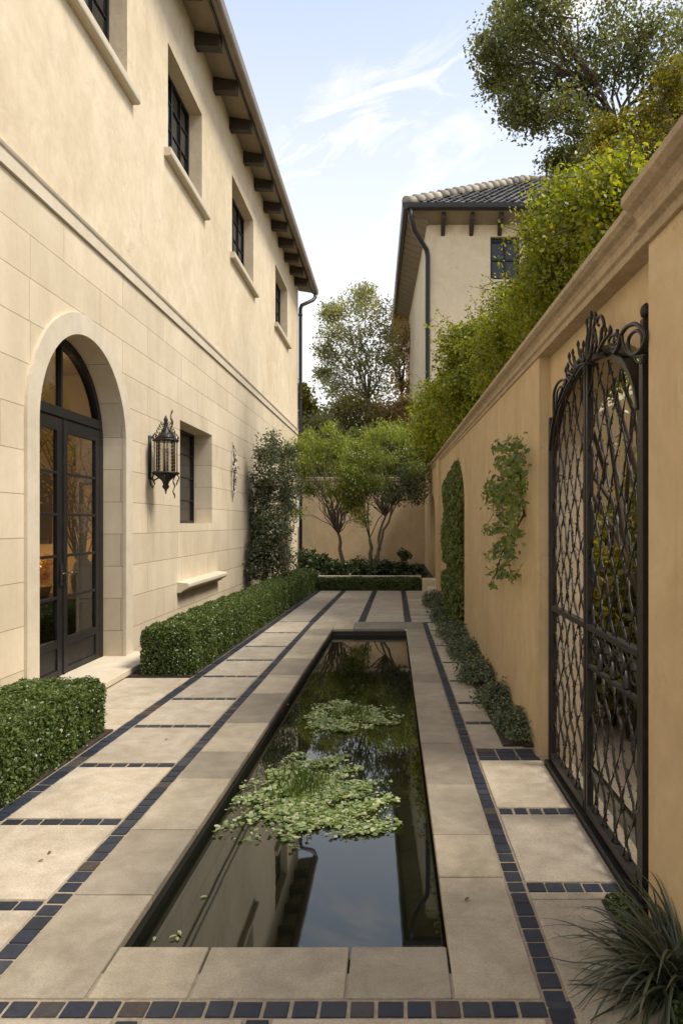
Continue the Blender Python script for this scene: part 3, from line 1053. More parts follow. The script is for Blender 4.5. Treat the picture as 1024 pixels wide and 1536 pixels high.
# eaves, gutter, rafters, roof
rf = MB()
EX = -2.64
rz = lambda x: 9.50 + (EX - x) * .42             # top of the roof
rf.add([(EX, HN - .3, 9.38), (EX, HE + .5, 9.38), (EX, HE + .5, 9.50), (EX, HN - .3, 9.50), (-6.6, HN - .3, rz(-6.6)), (-6.6, HE + .5, rz(-6.6)),
        (-6.6, HN - .3, rz(-6.6) - .12), (-6.6, HE + .5, rz(-6.6) - .12)],
       [(0, 1, 2, 3), (3, 2, 5, 4), (0, 6, 7, 1), (1, 7, 5, 2), (0, 3, 4, 6)], 0)
rf.add([(-6.6, HN - .3, rz(-6.6)), (-6.6, HE + .5, rz(-6.6)), (-10.4, HE + .5, 9.5), (-10.4, HN - .3, 9.5)], [(0, 1, 2, 3)], 0)
yy = HN - .3
k = 0
while yy < HE + .45:                              # eave tiles, each lapping the next
    L_ = min(.42, HE + .5 - yy)
    rf.hexa([(EX + .05, yy, 9.372), (EX + .05, yy + L_ - .006, 9.372), (EX - .30, yy + L_ - .006, 9.52), (EX - .30, yy, 9.52)],
            [(EX + .05, yy, 9.47 + .012 * (k % 2)), (EX + .05, yy + L_ - .006, 9.47 + .012 * (k % 2)), (EX - .30, yy + L_ - .006, 9.64 + .012 * (k % 2)), (EX - .30, yy, 9.64 + .012 * (k % 2))], 0)
    yy += .42; k += 1
roof = rf.build('roof', [M['eavetile']], house, bevel=.012)
sf = MB()
sf.hexa([(XL - .05, HN, 9.26), (EX - .06, HN, 9.19), (EX - .06, HE + .48, 9.19), (XL - .05, HE + .48, 9.26)],
        [(XL - .05, HN, 9.34), (EX - .06, HN, 9.27), (EX - .06, HE + .48, 9.27), (XL - .05, HE + .48, 9.34)])
sf.build('soffit', M['soffit'], roof)
fa_ = MB()
fa_.box(EX - .055, EX - .02, HN - .3, HE + .48, 9.16, 9.368)
fa_.build('fascia', M['gutter'], roof)
gt = MB()
half_round = [(.02 + .075 * math.cos(t), 9.20 + .075 * math.sin(t)) for t in np.linspace(math.pi, 2 * math.pi, 10)]
half_round += [(.02 + .082, 9.30), (.02 + .070, 9.30)] + [(.02 + .066 * math.cos(t), 9.20 + .064 * math.sin(t)) for t in np.linspace(2 * math.pi, math.pi, 8)]
gt.sweep(half_round, [(EX + .035, HN - .3, 0), (EX + .035, HE + .55, 0)], smooth=False)
for k in range(10):
    yj = HE + .5 - k * 2.45
    gt.tube([(EX + .055, yj - .02, 9.205), (EX + .055, yj + .02, 9.205)], .080, 14)
gt.build('gutter', M['gutter_tan'], roof)
for px in (240, 274, 303, 332, 356, 377, 395, 409, 421, 431, 440, 448, 455, 461):
    y = -2.70 * F / (px - VX)
    if y > HE: continue
    r_ = MB()
    r_.hexa([(XL - .03, y - .085, 9.02), (EX - .06, y - .085, 9.00), (EX - .06, y + .085, 9.00), (XL - .03, y + .085, 9.02)],
            [(XL - .03, y - .085, 9.255), (EX - .06, y - .085, 9.188), (EX - .06, y + .085, 9.188), (XL - .03, y + .085, 9.255)])
    r_.build('rafter', M['rafter'], roof, bevel=.01)
dp = MB()
PX_, PY_ = XL + .09, HE - .10
dp.tube([(EX + .05, HE + .38, 9.14), (EX + .05, HE + .38, 9.02), (EX - .02, HE + .25, 8.88), (PX_ + .04, PY_ + .03, 8.62), (PX_, PY_, 8.50), (PX_, PY_, 4.0), (PX_, PY_, .02)], .058, 12)
for z in (8.3, 5.6, 2.9, .6):
    dp.tube([(PX_, PY_, z - .03), (PX_, PY_, z + .03)], .07, 12)
dp.build('downpipe', M['gutter'], house)

# things inside the room, seen through the door
cb_ = thing('cabinet', 'low dark wooden cabinet standing inside behind the arched glass door', 'cabinet', (-4.5, 9.5, .015))
t_ = MB(); t_.box(-5.12, -3.93, 9.18, 9.87, .56, .61); t_.build('top', M['wood_dark'], cb_, bevel=.006)
t_ = MB(); t_.box(-5.08, -3.97, 9.22, 9.83, .02, .559); t_.build('body', M['wood_dark'], cb_, bevel=.004)
for xx in (-5.05, -4.68, -4.31):
    t_ = MB(); t_.box(xx, xx + .34, 9.205, 9.219, .06, .53); t_.build('door', M['wood_dark'], cb_, bevel=.003)
lp = thing('table_lamp', 'lit amber table lamp on the dark cabinet behind the door glass', 'lamp', (-4.98, 9.72, .61))
l_ = MB(); l_.lathe([(.07, 0), (.08, .02), (.03, .05), (.05, .14), (.04, .22), (.012, .27), (.010, .34)], (-4.98, 9.72, .61), 16); l_.build('base', M['gold'], lp)
l_ = MB(); l_.lathe([(.11, .30), (.108, .31), (.08, .47), (.076, .48)], (-4.98, 9.72, .61), 20); l_.build('lamp_shade', M['shade'], lp)
pt = thing('potted_plant', 'golden dried plant in a square clay pot inside the left door leaf', 'plant', (-4.78, 9.42, .61))
l_ = MB(); l_.hexa([(-4.87, 9.33, .615), (-4.69, 9.33, .615), (-4.69, 9.51, .615), (-4.87, 9.51, .615)], [(-4.91, 9.29, .75), (-4.65, 9.29, .75), (-4.65, 9.55, .75), (-4.91, 9.55, .75)]); l_.build('pot', M['terracotta'], pt, bevel=.006)
P, Nn, _ = blob_points((-4.78, 9.42, .98), (.18, .16, .24), 70, 22, .05, .2)
leaf_object('foliage', P, Nn, .035, M['dry'], pt)
vs_ = thing('flower_vase', 'dark vase with tall bare golden branches inside the right door leaf', 'vase', (-4.22, 9.5, .61))
l_ = MB(); l_.lathe([(.09, 0), (.13, .08), (.16, .26), (.11, .44), (.06, .52), (.08, .58)], (-4.22, 9.5, .61), 18); l_.build('body', M['wood_dark'], vs_)
l_ = MB(); tips = []
for k in range(26):
    e = (-4.45 + random.gauss(0, .34), 9.3 + random.gauss(0, .28), random.uniform(1.9, 3.45))
    pth = wobble_path((-4.22, 9.5, .95), e, 6, .07)
    l_.tube(pth, [.011, .010, .009, .007, .006, .004, .002], 5)
    for q in pth[2:]:
        e2 = q + Vector((random.gauss(0, .16), random.gauss(0, .12), abs(random.gauss(.12, .12))))
        l_.tube(wobble_path(q, e2, 3, .1), [.004, .003, .003, .002], 4); tips.append(tuple(e2))
l_.build('branches', M['twig'], vs_)
tp = np.repeat(np.array(tips), 5, axis=0) + RNG.normal(size=(len(tips) * 5, 3)) * .05
leaf_object('leaves', tp, RNG.normal(size=tp.shape), .05, M['dry'], vs_)
pc = thing('picture', 'tall gilt textured panel standing on the inner wall beyond the door', 'picture', (-4.3, 10.15, .9))
l_ = MB(); l_.box(-4.50, -4.30, 10.13, 10.17, .9, 2.15); l_.build('panel', M['gold'], pc)
l_ = MB(); l_.box(-4.54, -4.50, 10.10, 10.18, .86, 2.19); l_.box(-4.30, -4.26, 10.10, 10.18, .86, 2.19); l_.box(-4.50, -4.30, 10.10, 10.18, 2.15, 2.19); l_.box(-4.50, -4.30, 10.10, 10.18, .86, .90); l_.build('frame', M['wood_dark'], pc)
pc = thing('picture', 'dark narrow framed picture on the inner wall behind the left door leaf', 'picture', (-5.15, 10.15, 1.3))
l_ = MB(); l_.box(-5.35, -5.02, 10.13, 10.17, 1.35, 2.3); l_.build('panel', M['boxcore'], pc)
l_ = MB(); l_.box(-5.40, -5.35, 10.10, 10.18, 1.3, 2.35); l_.box(-5.02, -4.97, 10.10, 10.18, 1.3, 2.35); l_.box(-5.35, -5.02, 10.10, 10.18, 2.3, 2.35); l_.box(-5.35, -5.02, 10.10, 10.18, 1.3, 1.35); l_.build('frame', M['wood_dark'], pc)
ct = MB()
for i in range(9):
    xx = -3.62 - i * .035
    ct.tube([(xx, 10.0 + .02 * math.sin(i * 2.2), .02), (xx, 10.0 + .02 * math.sin(i * 2.2), 2.9)], .024, 8)
ct.build('curtain', M['candle'], None, org=(-3.75, 10.0, 0), label='pale gathered curtain hanging inside at the right edge of the door', cat='curtain')
for (x_, y_, z_, e_) in ((-4.9, 9.35, 1.15, 6), (-4.6, 8.3, 3.3, 12)):
    ld_ = bpy.data.lights.new('room_lamp', 'POINT'); ld_.energy = e_; ld_.color = (1, .66, .34); ld_.shadow_soft_size = .12
    lo_ = bpy.data.objects.new('room_lamp', ld_); lo_.location = (x_, y_, z_); COL.objects.link(lo_)

# wall lanterns
def lantern(x0, y, zc, label):
    t = thing('wall_lantern', label, 'lantern', (x0, y, zc - .5), None)
    xc = x0 + .235
    R = .150
    b = MB()
    b.tube([(x0 + .006, y, zc - .34), (x0 + .012, y, zc + .30)], .028, 8)
    b.tube([(x0 + .01, y, zc - .30), (x0 + .07, y, zc - .36), (x0 + .16, y, zc - .30), (xc, y, zc - .27)], .014, 8)
    b.tube([(x0 + .01, y, zc + .22), (x0 + .08, y, zc + .33), (x0 + .13, y, zc + .28), (x0 + .10, y, zc + .24)], .011, 8)
    b.tube([(x0 + .01, y, zc - .20), (x0 + .03, y, zc - .42), (x0 + .05, y, zc - .46), (x0 + .07, y, zc - .44)], .012, 8)
    b.build('bracket', M['iron'], t)
    c = MB()
    for z, r in ((zc + .23, R + .02), (zc - .25, R + .025)):
        c.lathe([(r - .03, -.016), (r, -.016), (r + .008, 0), (r, .016), (r - .03, .016)], (xc, y, z), 20)
    c.lathe([(R + .01, -.265), (R * .6, -.33), (.05, -.37), (.035, -.42), (.05, -.45), (.015, -.50), (.004, -.56)], (xc, y, zc), 16)
    c.lathe([(R, .24), (R * .62, .30), (.06, .36), (.03, .44), (.022, .50), (.032, .53), (.004, .60)], (xc, y, zc), 12)
    for k in range(8):
        a = 2 * math.pi * k / 8 + .2
        px, py = xc + R * math.cos(a), y + R * math.sin(a)
        c.tube([(px, py, zc - .24), (px, py, zc + .23)], .0085, 6)
        c.tube([(px, py, zc + .23), (px + .02 * math.cos(a), py + .02 * math.sin(a), zc + .27), (px - .01 * math.cos(a), py - .01 * math.sin(a), zc + .33 + .03 * (k % 2))], [.008, .010, .003], 6)
        if k % 2 == 0:
            qx, qy = xc + (R - .005) * math.cos(a), y + (R - .005) * math.sin(a)
            c.tube([(qx, qy, zc - .25), (qx + .03 * math.cos(a), qy + .03 * math.sin(a), zc - .32), (qx, qy, zc - .40), (qx, qy, zc - .43)], [.009, .008, .010, .003], 6)
        for q in range(6):                      # little scrolls climbing the cap
            tt = q / 6
            rr2 = lerp(R, .03, tt)
            b0 = a + .35 * math.sin(q * 2.0)
            cx_, cy_, cz_ = xc + rr2 * math.cos(b0), y + rr2 * math.sin(b0), zc + .26 + .24 * tt
            c.tube([(cx_, cy_, cz_), (cx_ + .02 * math.cos(b0), cy_ + .02 * math.sin(b0), cz_ + .02), (cx_ + .012 * math.cos(b0 + .7), cy_ + .012 * math.sin(b0 + .7), cz_ + .045)], [.006, .007, .003], 5)
    c.build('cage', M['iron'], t)
    gb = MB()
    gb.tube([(xc, y + .0, zc - .235), (xc, y, zc + .215)], R - .018, 20, cap=False)
    gb.build('glass', M['lantern_glass'], t)
    for dy in (-.055, .055):
        cn = MB()
        cn.tube([(xc, y + dy, zc - .24), (xc, y + dy, zc + .10), (xc, y + dy, zc + .12)], [.022, .022, .006], 10)
        cn.build('candle', M['candle'], t)
    for k in range(6):
        a = 2 * math.pi * k / 6
        br2 = MB()
        pr_b = []
        for q in range(9):
            z = -.20 + q * .05
            pr_b += [(.004, z - .019), (.014, z), (.004, z + .019)]
        br2.lathe(pr_b, (xc + .105 * math.cos(a), y + .105 * math.sin(a), zc), 6)
        br2.build('bead_rod', M['iron_bright'], t)
    for (dx, dy, z0, z1, r) in ((.06, .06, .26, .70, .014), (.09, .07, -.62, -.28, .010)):
        s = MB()                               # twisted spike on the cap, pendant below
        pts = []
        for i in range(13):
            u = i / 12
            pts.append((xc + dx + .012 * math.sin(u * 14), y + dy + .012 * math.cos(u * 14), zc + lerp(z0, z1, u)))
        s.tube(pts, [r * (.5 + .7 * abs(math.sin(2.5 * i))) for i in range(12)] + [.003], 6)
        s.build('finial' if z0 > 0 else 'pendant', M['iron_bright'], t)
    t.scale = (.92, .92, .86)
    return t


lantern(XL, 8.85, 2.52, 'black iron cage lantern with glass and spiky finials between arched door and window')
sn = thing('iron_ornament', 'slim wrought iron leaf ornament hanging on the stone wall beyond the window', 'ornament', (XL, 13.35, 2.1))
s = MB(); l_ = MB()
s.tube([(XL + .02, 13.35, 2.0), (XL + .05, 13.35, 2.3), (XL + .06, 13.35, 2.8), (XL + .02, 13.35, 3.15)], [.004, .014, .012, .004], 6)
for i in range(56):
    u = random.random()
    z = lerp(2.10, 3.08, u)
    wd = .10 * math.sin(math.pi * min(1, u * .9 + .1)) + .015
    y = 13.35 + random.uniform(-wd, wd); x = XL + .04 + random.uniform(0, .09) * math.sin(math.pi * u)
    a = random.uniform(0, 6.28)
    l_.add([(x, y - .012, z), (x + .012, y + .016 * math.cos(a), z + .03), (x + .004, y + .028 * math.cos(a), z + .055), (x - .01, y - .008, z + .035)], [(0, 1, 2, 3)])
    if i % 3 == 0:
        s.tube([(XL + .05, 13.35, z - .03), (x, y, z), (x + .01, y + .02 * math.cos(a), z + .04)], [.005, .005, .002], 5)
s.build('stem', M['iron'], sn); l_.build('leaves', M['iron_bright'], sn)

# ------------------------------------------------------------------ right garden wall
XR = 1.0
RW_END = 23.3
zt = lambda y: 2.73 + (y - 2.9) * .0195           # underside of the cap
gw = thing('garden_wall', 'long tan stucco wall with moulded cap beside the pool, carrying the iron gate', 'wall', (1.1, 10, 0))
N1 = (10.0, 13.0, .0, 2.62)      # ivy niche y-range, zs; arched
N2 = (17.2, 19.4, .05, 2.35)
GN0, GN1 = 2.756, 4.84           # recess of the gate
GX = 1.045                       # plane of the gate
wl = MB()


def wall_strip(mb, x, ya, yb, nicheys):
    """face of the wall between ya and yb with a sloping top"""
    step = [ya] + sorted(nicheys) + [yb]
    for a, b in zip(step[:-1], step[1:]):
        n = max(1, int((b - a) / 1.5))
        for i in range(n):
            p, q = lerp(a, b, i / n), lerp(a, b, (i + 1) / n)
            yield p, q


def niche_z(n, y):
    c, r = (n[0] + n[1]) / 2, (n[1] - n[0]) / 2
    rise = min(r, .75)
    return n[3] - rise + rise * math.sqrt(max(0, 1 - ((y - c) / r) ** 2))


ys = list(np.arange(GN1, RW_END, .5)) + [RW_END] + [N1[0], N1[1], N2[0], N2[1]]
for n_ in (N1, N2):
    c, r = (n_[0] + n_[1]) / 2, (n_[1] - n_[0]) / 2
    ys += [c - r * math.cos(math.pi * i / 18) for i in range(19)]
ys = sorted(set(round(float(v), 4) for v in ys))
ND = .22
for a, b in zip(ys[:-1], ys[1:]):
    mid = (a + b) / 2
    nn = next((n_ for n_ in (N1, N2) if n_[0] < mid < n_[1]), None)
    if nn is None:
        wl.quad((XR, a, -.05), (XR, a, zt(a) + .05), (XR, b, zt(b) + .05), (XR, b, -.05))
    else:
        za, zb = niche_z(nn, a), niche_z(nn, b)
        wl.quad((XR, a, za), (XR, a, zt(a) + .05), (XR, b, zt(b) + .05), (XR, b, zb))
        wl.quad((XR, a, za), (XR, b, zb), (XR + ND, b, zb), (XR + ND, a, za))
        wl.quad((XR + ND, a, -.05), (XR + ND, a, za), (XR + ND, b, zb), (XR + ND, b, -.05))
for n_ in (N1, N2):
    for y in (n_[0], n_[1]):
        z = niche_z(n_, y)
        wl.quad((XR, y, -.05), (XR, y, z), (XR + ND, y, z), (XR + ND, y, -.05))
# near pier, its return, and the back panel of the gate recess with an arched opening
wl.quad((XR, -2.5, -.05), (XR, -2.5, zt(-2.5)), (XR, GN0, zt(GN0) + .05), (XR, GN0, -.05))
PX2 = 1.078
wl.quad((XR, GN0, -.05), (PX2, GN0, -.05), (PX2, GN0, zt(GN0) + .05), (XR, GN0, zt(GN0) + .05))
wl.quad((XR, GN1, -.05), (PX2, GN1, -.05), (PX2, GN1, zt(GN1) + .05), (XR, GN1, zt(GN1) + .05))
OY0, OY1, OSP, ORI = 2.86, 4.68, 2.06, .46
oc, orr = (OY0 + OY1) / 2, (OY1 - OY0) / 2
def gate_z(y, grow=0.0):
    return OSP + (ORI + grow) * math.sqrt(max(0, 1 - ((y - oc) / (orr + grow)) ** 2))
gy = [oc - orr * math.cos(math.pi * i / 24) for i in range(25)]
for a, b in zip(gy[:-1], gy[1:]):
    za, zb = gate_z(a), gate_z(b)
    wl.quad((PX2, a, za), (PX2, a, zt(a) + .05), (PX2, b, zt(b) + .05), (PX2, b, zb))
    wl.quad((PX2, a, za), (PX2, b, zb), (1.32, b, zb), (1.32, a, za))
for a, b in ((GN0, OY0), (OY1, GN1)):
    wl.quad((PX2, a, -.05), (PX2, a, zt(a) + .05), (PX2, b, zt(b) + .05), (PX2, b, -.05))
for y in (OY0, OY1):
    wl.quad((PX2, y, -.05), (PX2, y, OSP), (1.32, y, OSP), (1.32, y, -.05))
# back side and top
for a, b in ((-2.5, OY0), (OY1, RW_END)):
    wl.quad((1.32, a, -.05), (1.32, b, -.05), (1.32, b, zt(b) + .05), (1.32, a, zt(a) + .05))
for a, b in zip(gy[:-1], gy[1:]):
    wl.quad((1.32, a, gate_z(a)), (1.32, b, gate_z(b)), (1.32, b, zt(b) + .05), (1.32, a, zt(a) + .05))
wl.build('wall', M['stucco_tan'], gw)
# moulded cap: outer profile towards the pool
prof = [(.36, -.02), (.36, .14), (.10, .165), (-.055, .150), (-.078, .135), (-.080, .105), (-.062, .088), (-.042, .078), (-.028, .060), (-.028, .024), (-.012, .014), (-.012, -.02)]
cp = MB()
cp.sweep(prof, [(XR, y, zt(y)) for y in np.linspace(GN0 + .004, RW_END, 16)])
prof2 = [(.36, -.03), (.36, .155), (.10, .185), (-.085, .170), (-.110, .150), (-.112, .118), (-.090, .098), (-.064, .086), (-.048, .062), (-.048, .020), (-.020, .008), (-.020, -.03)]
cp.sweep(prof2, [(XR, y, zt(y)) for y in (-2.5, 0, GN0)])
cp.build('coping', M['coping_tan'], gw, bevel=.004)
# pilaster strip and stone foot
pi_ = MB()
pi_.box(XR - .07, XR + .01, 15.0, 15.55, -.04, zt(15.2) - .005)
pi_.build('pilaster', M['stucco_tan'], gw, bevel=.01)
pf = MB()
pf.slab([(.66, 16.25), (.995, 16.25), (.995, 16.75), (.66, 16.75)], -.04, .30)
pf.slab([(.76, 15.85), (.995, 15.85), (.995, 16.246), (.76, 16.246)], -.04, .14)
pf.build('plinth', M['trim'], gw, bevel=.03, seg=3)

# back wall closing the court
bw = MB()
bw.box(XL, XR, RW_END, RW_END + .3, -.05, 3.0)
bwo = bw.build('garden_wall', M['stucco_tan'], None, org=(-1, RW_END, 0), label='plain tan stucco wall closing the far end behind the small trees', cat='wall')
bc = MB(); bc.box(XL, XR, RW_END - .06, RW_END + .36, 3.0, 3.14); bc.build('coping', M['coping_tan'], bwo, bevel=.02)

# ------------------------------------------------------------------ the iron gate
gate = thing('iron_gate', 'black wrought iron double gate with diamond lattice and scrolled crest in the right wall', 'gate', (GX, oc, 0))
G0, G1 = 2.885, 4.66
fr = MB()
fr.box(GX - .024, GX + .024, G0, G0 + .046, .03, 2.30)
fr.box(GX - .034, GX + .034, G0 - .010, G0 + .056, 2.30, 2.325)
fr.box(GX - .020, GX + .020, G0 + .004, G0 + .042, 2.325, 2.45)
fr.lathe([(.004, -.034), (.021, -.02), (.026, 0), (.021, .02), (.004, .036)], (GX, G0 + .023, 2.48), 12)
fr.build('post', M['iron'], gate, bevel=.004)
fr = MB()
fr.box(GX - .022, GX + .022, G1 - .042, G1, .03, 2.30)
fr.build('post', M['iron'], gate, bevel=.004)
sl_ = MB()
sl_.box(.998, 1.11, G0 - .02, G1 + .015, -.03, .028)
sl_.build('threshold', M['iron'], gate, bevel=.006)
AY0, AY1 = G0 + .052, G1 - .046
ac, ah = (AY0 + AY1) / 2, (AY1 - AY0) / 2
def az_(y, off=0.0):
    u = max(0, 1 - ((y - ac) / ah) ** 2)
    return 2.02 + off + .47 * math.sqrt(u)


def bar_path(mb, pts, hw, hx):
    """flat bar: rectangle swept along points of (y,z) in the gate plane"""
    v, fs = [], []
    for i, p in enumerate(pts):
        a = pts[max(0, i - 1)]; b = pts[min(len(pts) - 1, i + 1)]
        d = Vector((b[0] - a[0], b[1] - a[1])); d.normalize()
        n = Vector((-d.y, d.x))
        for sx, sn_ in ((-hx, -hw), (hx, -hw), (hx, hw), (-hx, hw)):
            v.append((GX + sx, p[0] + n.x * sn_, p[1] + n.y * sn_))
    for i in range(len(pts) - 1):
        for k in range(4):
            j = (k + 1) % 4
            fs.append((i * 4 + k, i * 4 + j, i * 4 + 4 + j, i * 4 + 4 + k))
    fs += [(3, 2, 1, 0), tuple(range(len(v) - 4, len(v)))]
    mb.add(v, fs)


for sgn in (-1, 1):
    lf = MB()
    ya, yb = (AY0, ac - .004) if sgn < 0 else (ac + .004, AY1)
    outer = AY0 if sgn < 0 else AY1
    inner = ac - .026 if sgn < 0 else ac + .026
    lf.box(GX - .017, GX + .017, inner - .016, inner + .016, .05, 2.02 + .47 - .04)
    oy = outer + (.018 if sgn < 0 else -.018)
    ts = np.linspace(0, math.pi / 2, 18)
    pts = [(oy, .05), (oy, 1.2)] + [(ac + (-1 if sgn < 0 else 1) * (ah - .018) * math.cos(t), 2.02 + (.47 - .02) * math.sin(t)) for t in ts]
    bar_path(lf, pts, .017, .017)
    lf.box(GX - .022, GX + .022, min(oy, inner), max(oy, inner), .05, .095)
    lf.box(GX - .020, GX + .020, min(oy, inner), max(oy, inner), 1.03, 1.062)
    if sgn < 0:
        lf.box(GX - .014, GX + .014, min(oy, inner), max(oy, inner), .83, .85)
    lfo = lf.build('gate_leaf', M['iron'], gate, bevel=.003)
    la = MB(); lv = MB()
    ymin, ymax = min(oy, inner), max(oy, inner)
    ztop = lambda y: 2.02 + .45 * math.sqrt(max(0, 1 - ((y - ac) / (ah - .02)) ** 2))
    # wavy branch-like bars in two crossing families, clipped to the leaf
    pw, sl = .165, 1.75
    for fam in (1, -1):
        k = -16
        while k < 30:
            cy = ymin + k * pw + (0 if fam > 0 else .05) + random.uniform(-.006, .006)
            main = fam > 0
            run = []
            for q in range(0, 90):
                z = .09 + q * .03
                y = cy + fam * (z - .09) / sl + .005 * math.sin(z * 13 + k * 1.7 + fam) + .002 * math.sin(z * 37 + k)
                ok = ymin <= y <= ymax and z < ztop(y) - .015 and not (sgn < 0 and .85 < z < 1.03)
                if ok: run.append((GX + fam * .007 + .004 * math.sin(z * 22 + k), y, z))
                if (not ok or q == 89) and run:
                    if len(run) > 1:
                        r0 = .0062 if main else .0040
                        la.tube(run, [r0 + .0024 * math.sin(i * 1.9 + k) for i in range(len(run))], 5)
                        if fam > 0 and main:
                            tw = [(p[0] + .007 * math.cos(i * 1.3), p[1] + .007 * math.sin(i * 1.3), p[2]) for i, p in enumerate(run)]
                            la.tube(tw, .0040, 4)
                        for p in run:
                            if random.random() < .20:
                                a = random.uniform(0, 6.28); L_ = random.uniform(.015, .05)
                                e = (p[0] + random.uniform(-.02, .02), p[1] + L_ * math.cos(a), p[2] + L_ * math.sin(a))
                                la.tube([p, ((p[0] + e[0]) / 2, (p[1] + e[1]) / 2 + .008, (p[2] + e[2]) / 2), e], [.0036, .0028, .0014], 4)
                            if random.random() < .58:
                                lv_r = random.uniform(.010, .021); a = random.uniform(0, 6.28)
                                ca, sa = math.cos(a), math.sin(a)
                                yy_, z_ = p[1] + .02 * ca, p[2] + .02 * sa
                                lv.add([(p[0], yy_ - lv_r * ca, z_ - lv_r * sa), (p[0] + .006, yy_ + lv_r * .5 * sa, z_ - lv_r * .5 * ca), (p[0] - .003, yy_ + lv_r * ca, z_ + lv_r * sa), (p[0] + .006, yy_ - lv_r * .5 * sa, z_ + lv_r * .5 * ca)], [(0, 1, 2, 3)])
                    run = []
            k += 1
    la.build('lattice', M['iron'], lfo)
    lv.build('iron_leaves', M['iron'], lfo)
    if sgn < 0:                                   # ribbon scrolls between the two rails
        sc2 = MB()
        for j in range(4):
            yc_ = lerp(ymin + .1, ymax - .1, j / 3)
            pts = []
            for i in range(22):
                t = i / 21 * 2.6 * math.pi
                r = .075 * (1 - .75 * i / 21)
                pts.append((GX, yc_ + r * math.cos(t) * 1.2, .94 + r * math.sin(t)))
            sc2.tube(pts, [.009 - .004 * i / 21 for i in range(22)], 6)
            sc2.tube([(GX, yc_ - .1, .85), (GX + .02, yc_, .93), (GX, yc_ + .1, 1.03)], [.012, .018, .01], 6)
        sc2.build('scroll', M['iron'], lfo)
# crest above the arch
cr = MB()
XC = GX - .060
def cpt(zx, zy, dx=0.0):
    px, py = 820 + zx / 5.69, 450 + zy / 5.69
    Y = XC * F / (px - VX)
    return (XC + dx, Y, wz(py, Y))
def curve(pts, r, taper=.5, n=6):
    P_ = [Vector(cpt(*p)) for p in pts]
    out = []
    for i in range(len(P_) - 1):                 # Catmull-Rom through the points
        p0, p1, p2, p3 = P_[max(0, i - 1)], P_[i], P_[i + 1], P_[min(len(P_) - 1, i + 2)]
        for q in range(5):
            t = q / 5
            out.append(.5 * ((2 * p1) + (p2 - p0) * t + (2 * p0 - 5 * p1 + 4 * p2 - p3) * t * t + (3 * p1 - p0 - 3 * p2 + p3) * t ** 3))
    out.append(P_[-1])
    m_ = len(out) - 1
    cr.tube(out, [r * (1 - (1 - taper) * i / m_) for i in range(m_ + 1)], n)
    return out[-1]
def bud(p, r=.013):
    cr.lathe([(.002, -1.8 * r), (r * .8, -.8 * r), (r, 0), (r * .7, 1.1 * r), (.002, 2.2 * r)], p, 7)
curve([(575, 455), (610, 390), (630, 300), (680, 230), (750, 205), (800, 240), (835, 290), (830, 360), (790, 430), (735, 465), (700, 430), (690, 360), (710, 300), (760, 262), (805, 290), (815, 345)], .0105, .7)
curve([(640, 305), (650, 380), (690, 455), (760, 480), (835, 470)], .007, .7)
bud(curve([(600, 250), (590, 290), (545, 310), (525, 360), (550, 405), (595, 395), (600, 345), (570, 345)], .008, .6), .008)
bud(curve([(545, 310), (575, 290), (600, 300)], .006, .6), .009)
bud(curve([(745, 490), (760, 520), (800, 540), (815, 500)], .006, .6), .010)
for pts, r in (([(345, 525), (350, 400), (365, 280), (375, 140)], .010), ([(360, 505), (385, 380), (395, 240), (413, 150)], .010), ([(330, 500), (335, 360), (345, 280), (338, 190)], .008),
               ([(430, 445), (490, 340), (530, 290), (538, 262)], .009), ([(400, 450), (420, 370), (415, 300), (405, 270)], .008), ([(450, 400), (490, 320), (498, 258)], .007),
               ([(312, 530), (275, 470), (264, 380)], .008), ([(318, 520), (305, 440), (310, 380)], .008), ([(250, 590), (225, 510), (218, 448)], .008), ([(240, 600), (195, 530), (188, 480)], .008),
               ([(225, 650), (182, 610), (176, 566)], .008), ([(200, 700), (170, 660), (160, 600)], .008), ([(262, 560), (245, 540), (232, 500)], .006), ([(290, 540), (288, 480), (285, 440)], .006)):
    bud(curve(pts, r, .7), r * 1.35)
curve([(440, 445), (455, 370), (465, 260), (485, 210), (465, 140), (435, 150), (425, 200), (442, 218)], .010, .7)
curve([(58, 1010), (56, 860), (62, 780), (90, 712), (130, 682), (158, 700), (150, 740), (130, 735)], .010, .7)
curve([(78, 950), (84, 800), (108, 745), (128, 742), (120, 790)], .007, .7)
for c0 in ((240, 540), (205, 590), (300, 470), (180, 640), (380, 350)):
    curve([(c0[0], c0[1]), (c0[0] + 16, c0[1] - 14), (c0[0] + 24, c0[1] + 8), (c0[0] + 8, c0[1] + 20), (c0[0] - 2, c0[1] + 6)], .005, .6)
curve([(330, 540), (270, 560), (225, 640), (170, 730), (100, 900)], .007, .9)   # rail carrying the buds
for q in ((335, 525), (575, 455), (440, 445)):
    p_ = cpt(*q)
    cr.tube([p_, (GX, p_[1], p_[2] - .02)], .009, 6)
cr.build('crest', M['iron'], gate)
# raised plate following the arch
pla = MB()
ts = np.linspace(.12, math.pi - .12, 36)
bar_path(pla, [(ac + ah * math.cos(t), 2.02 + .485 * math.sin(t)) for t in ts], .011, .032)
pla.build('arch_band', M['iron'], gate, bevel=.004)

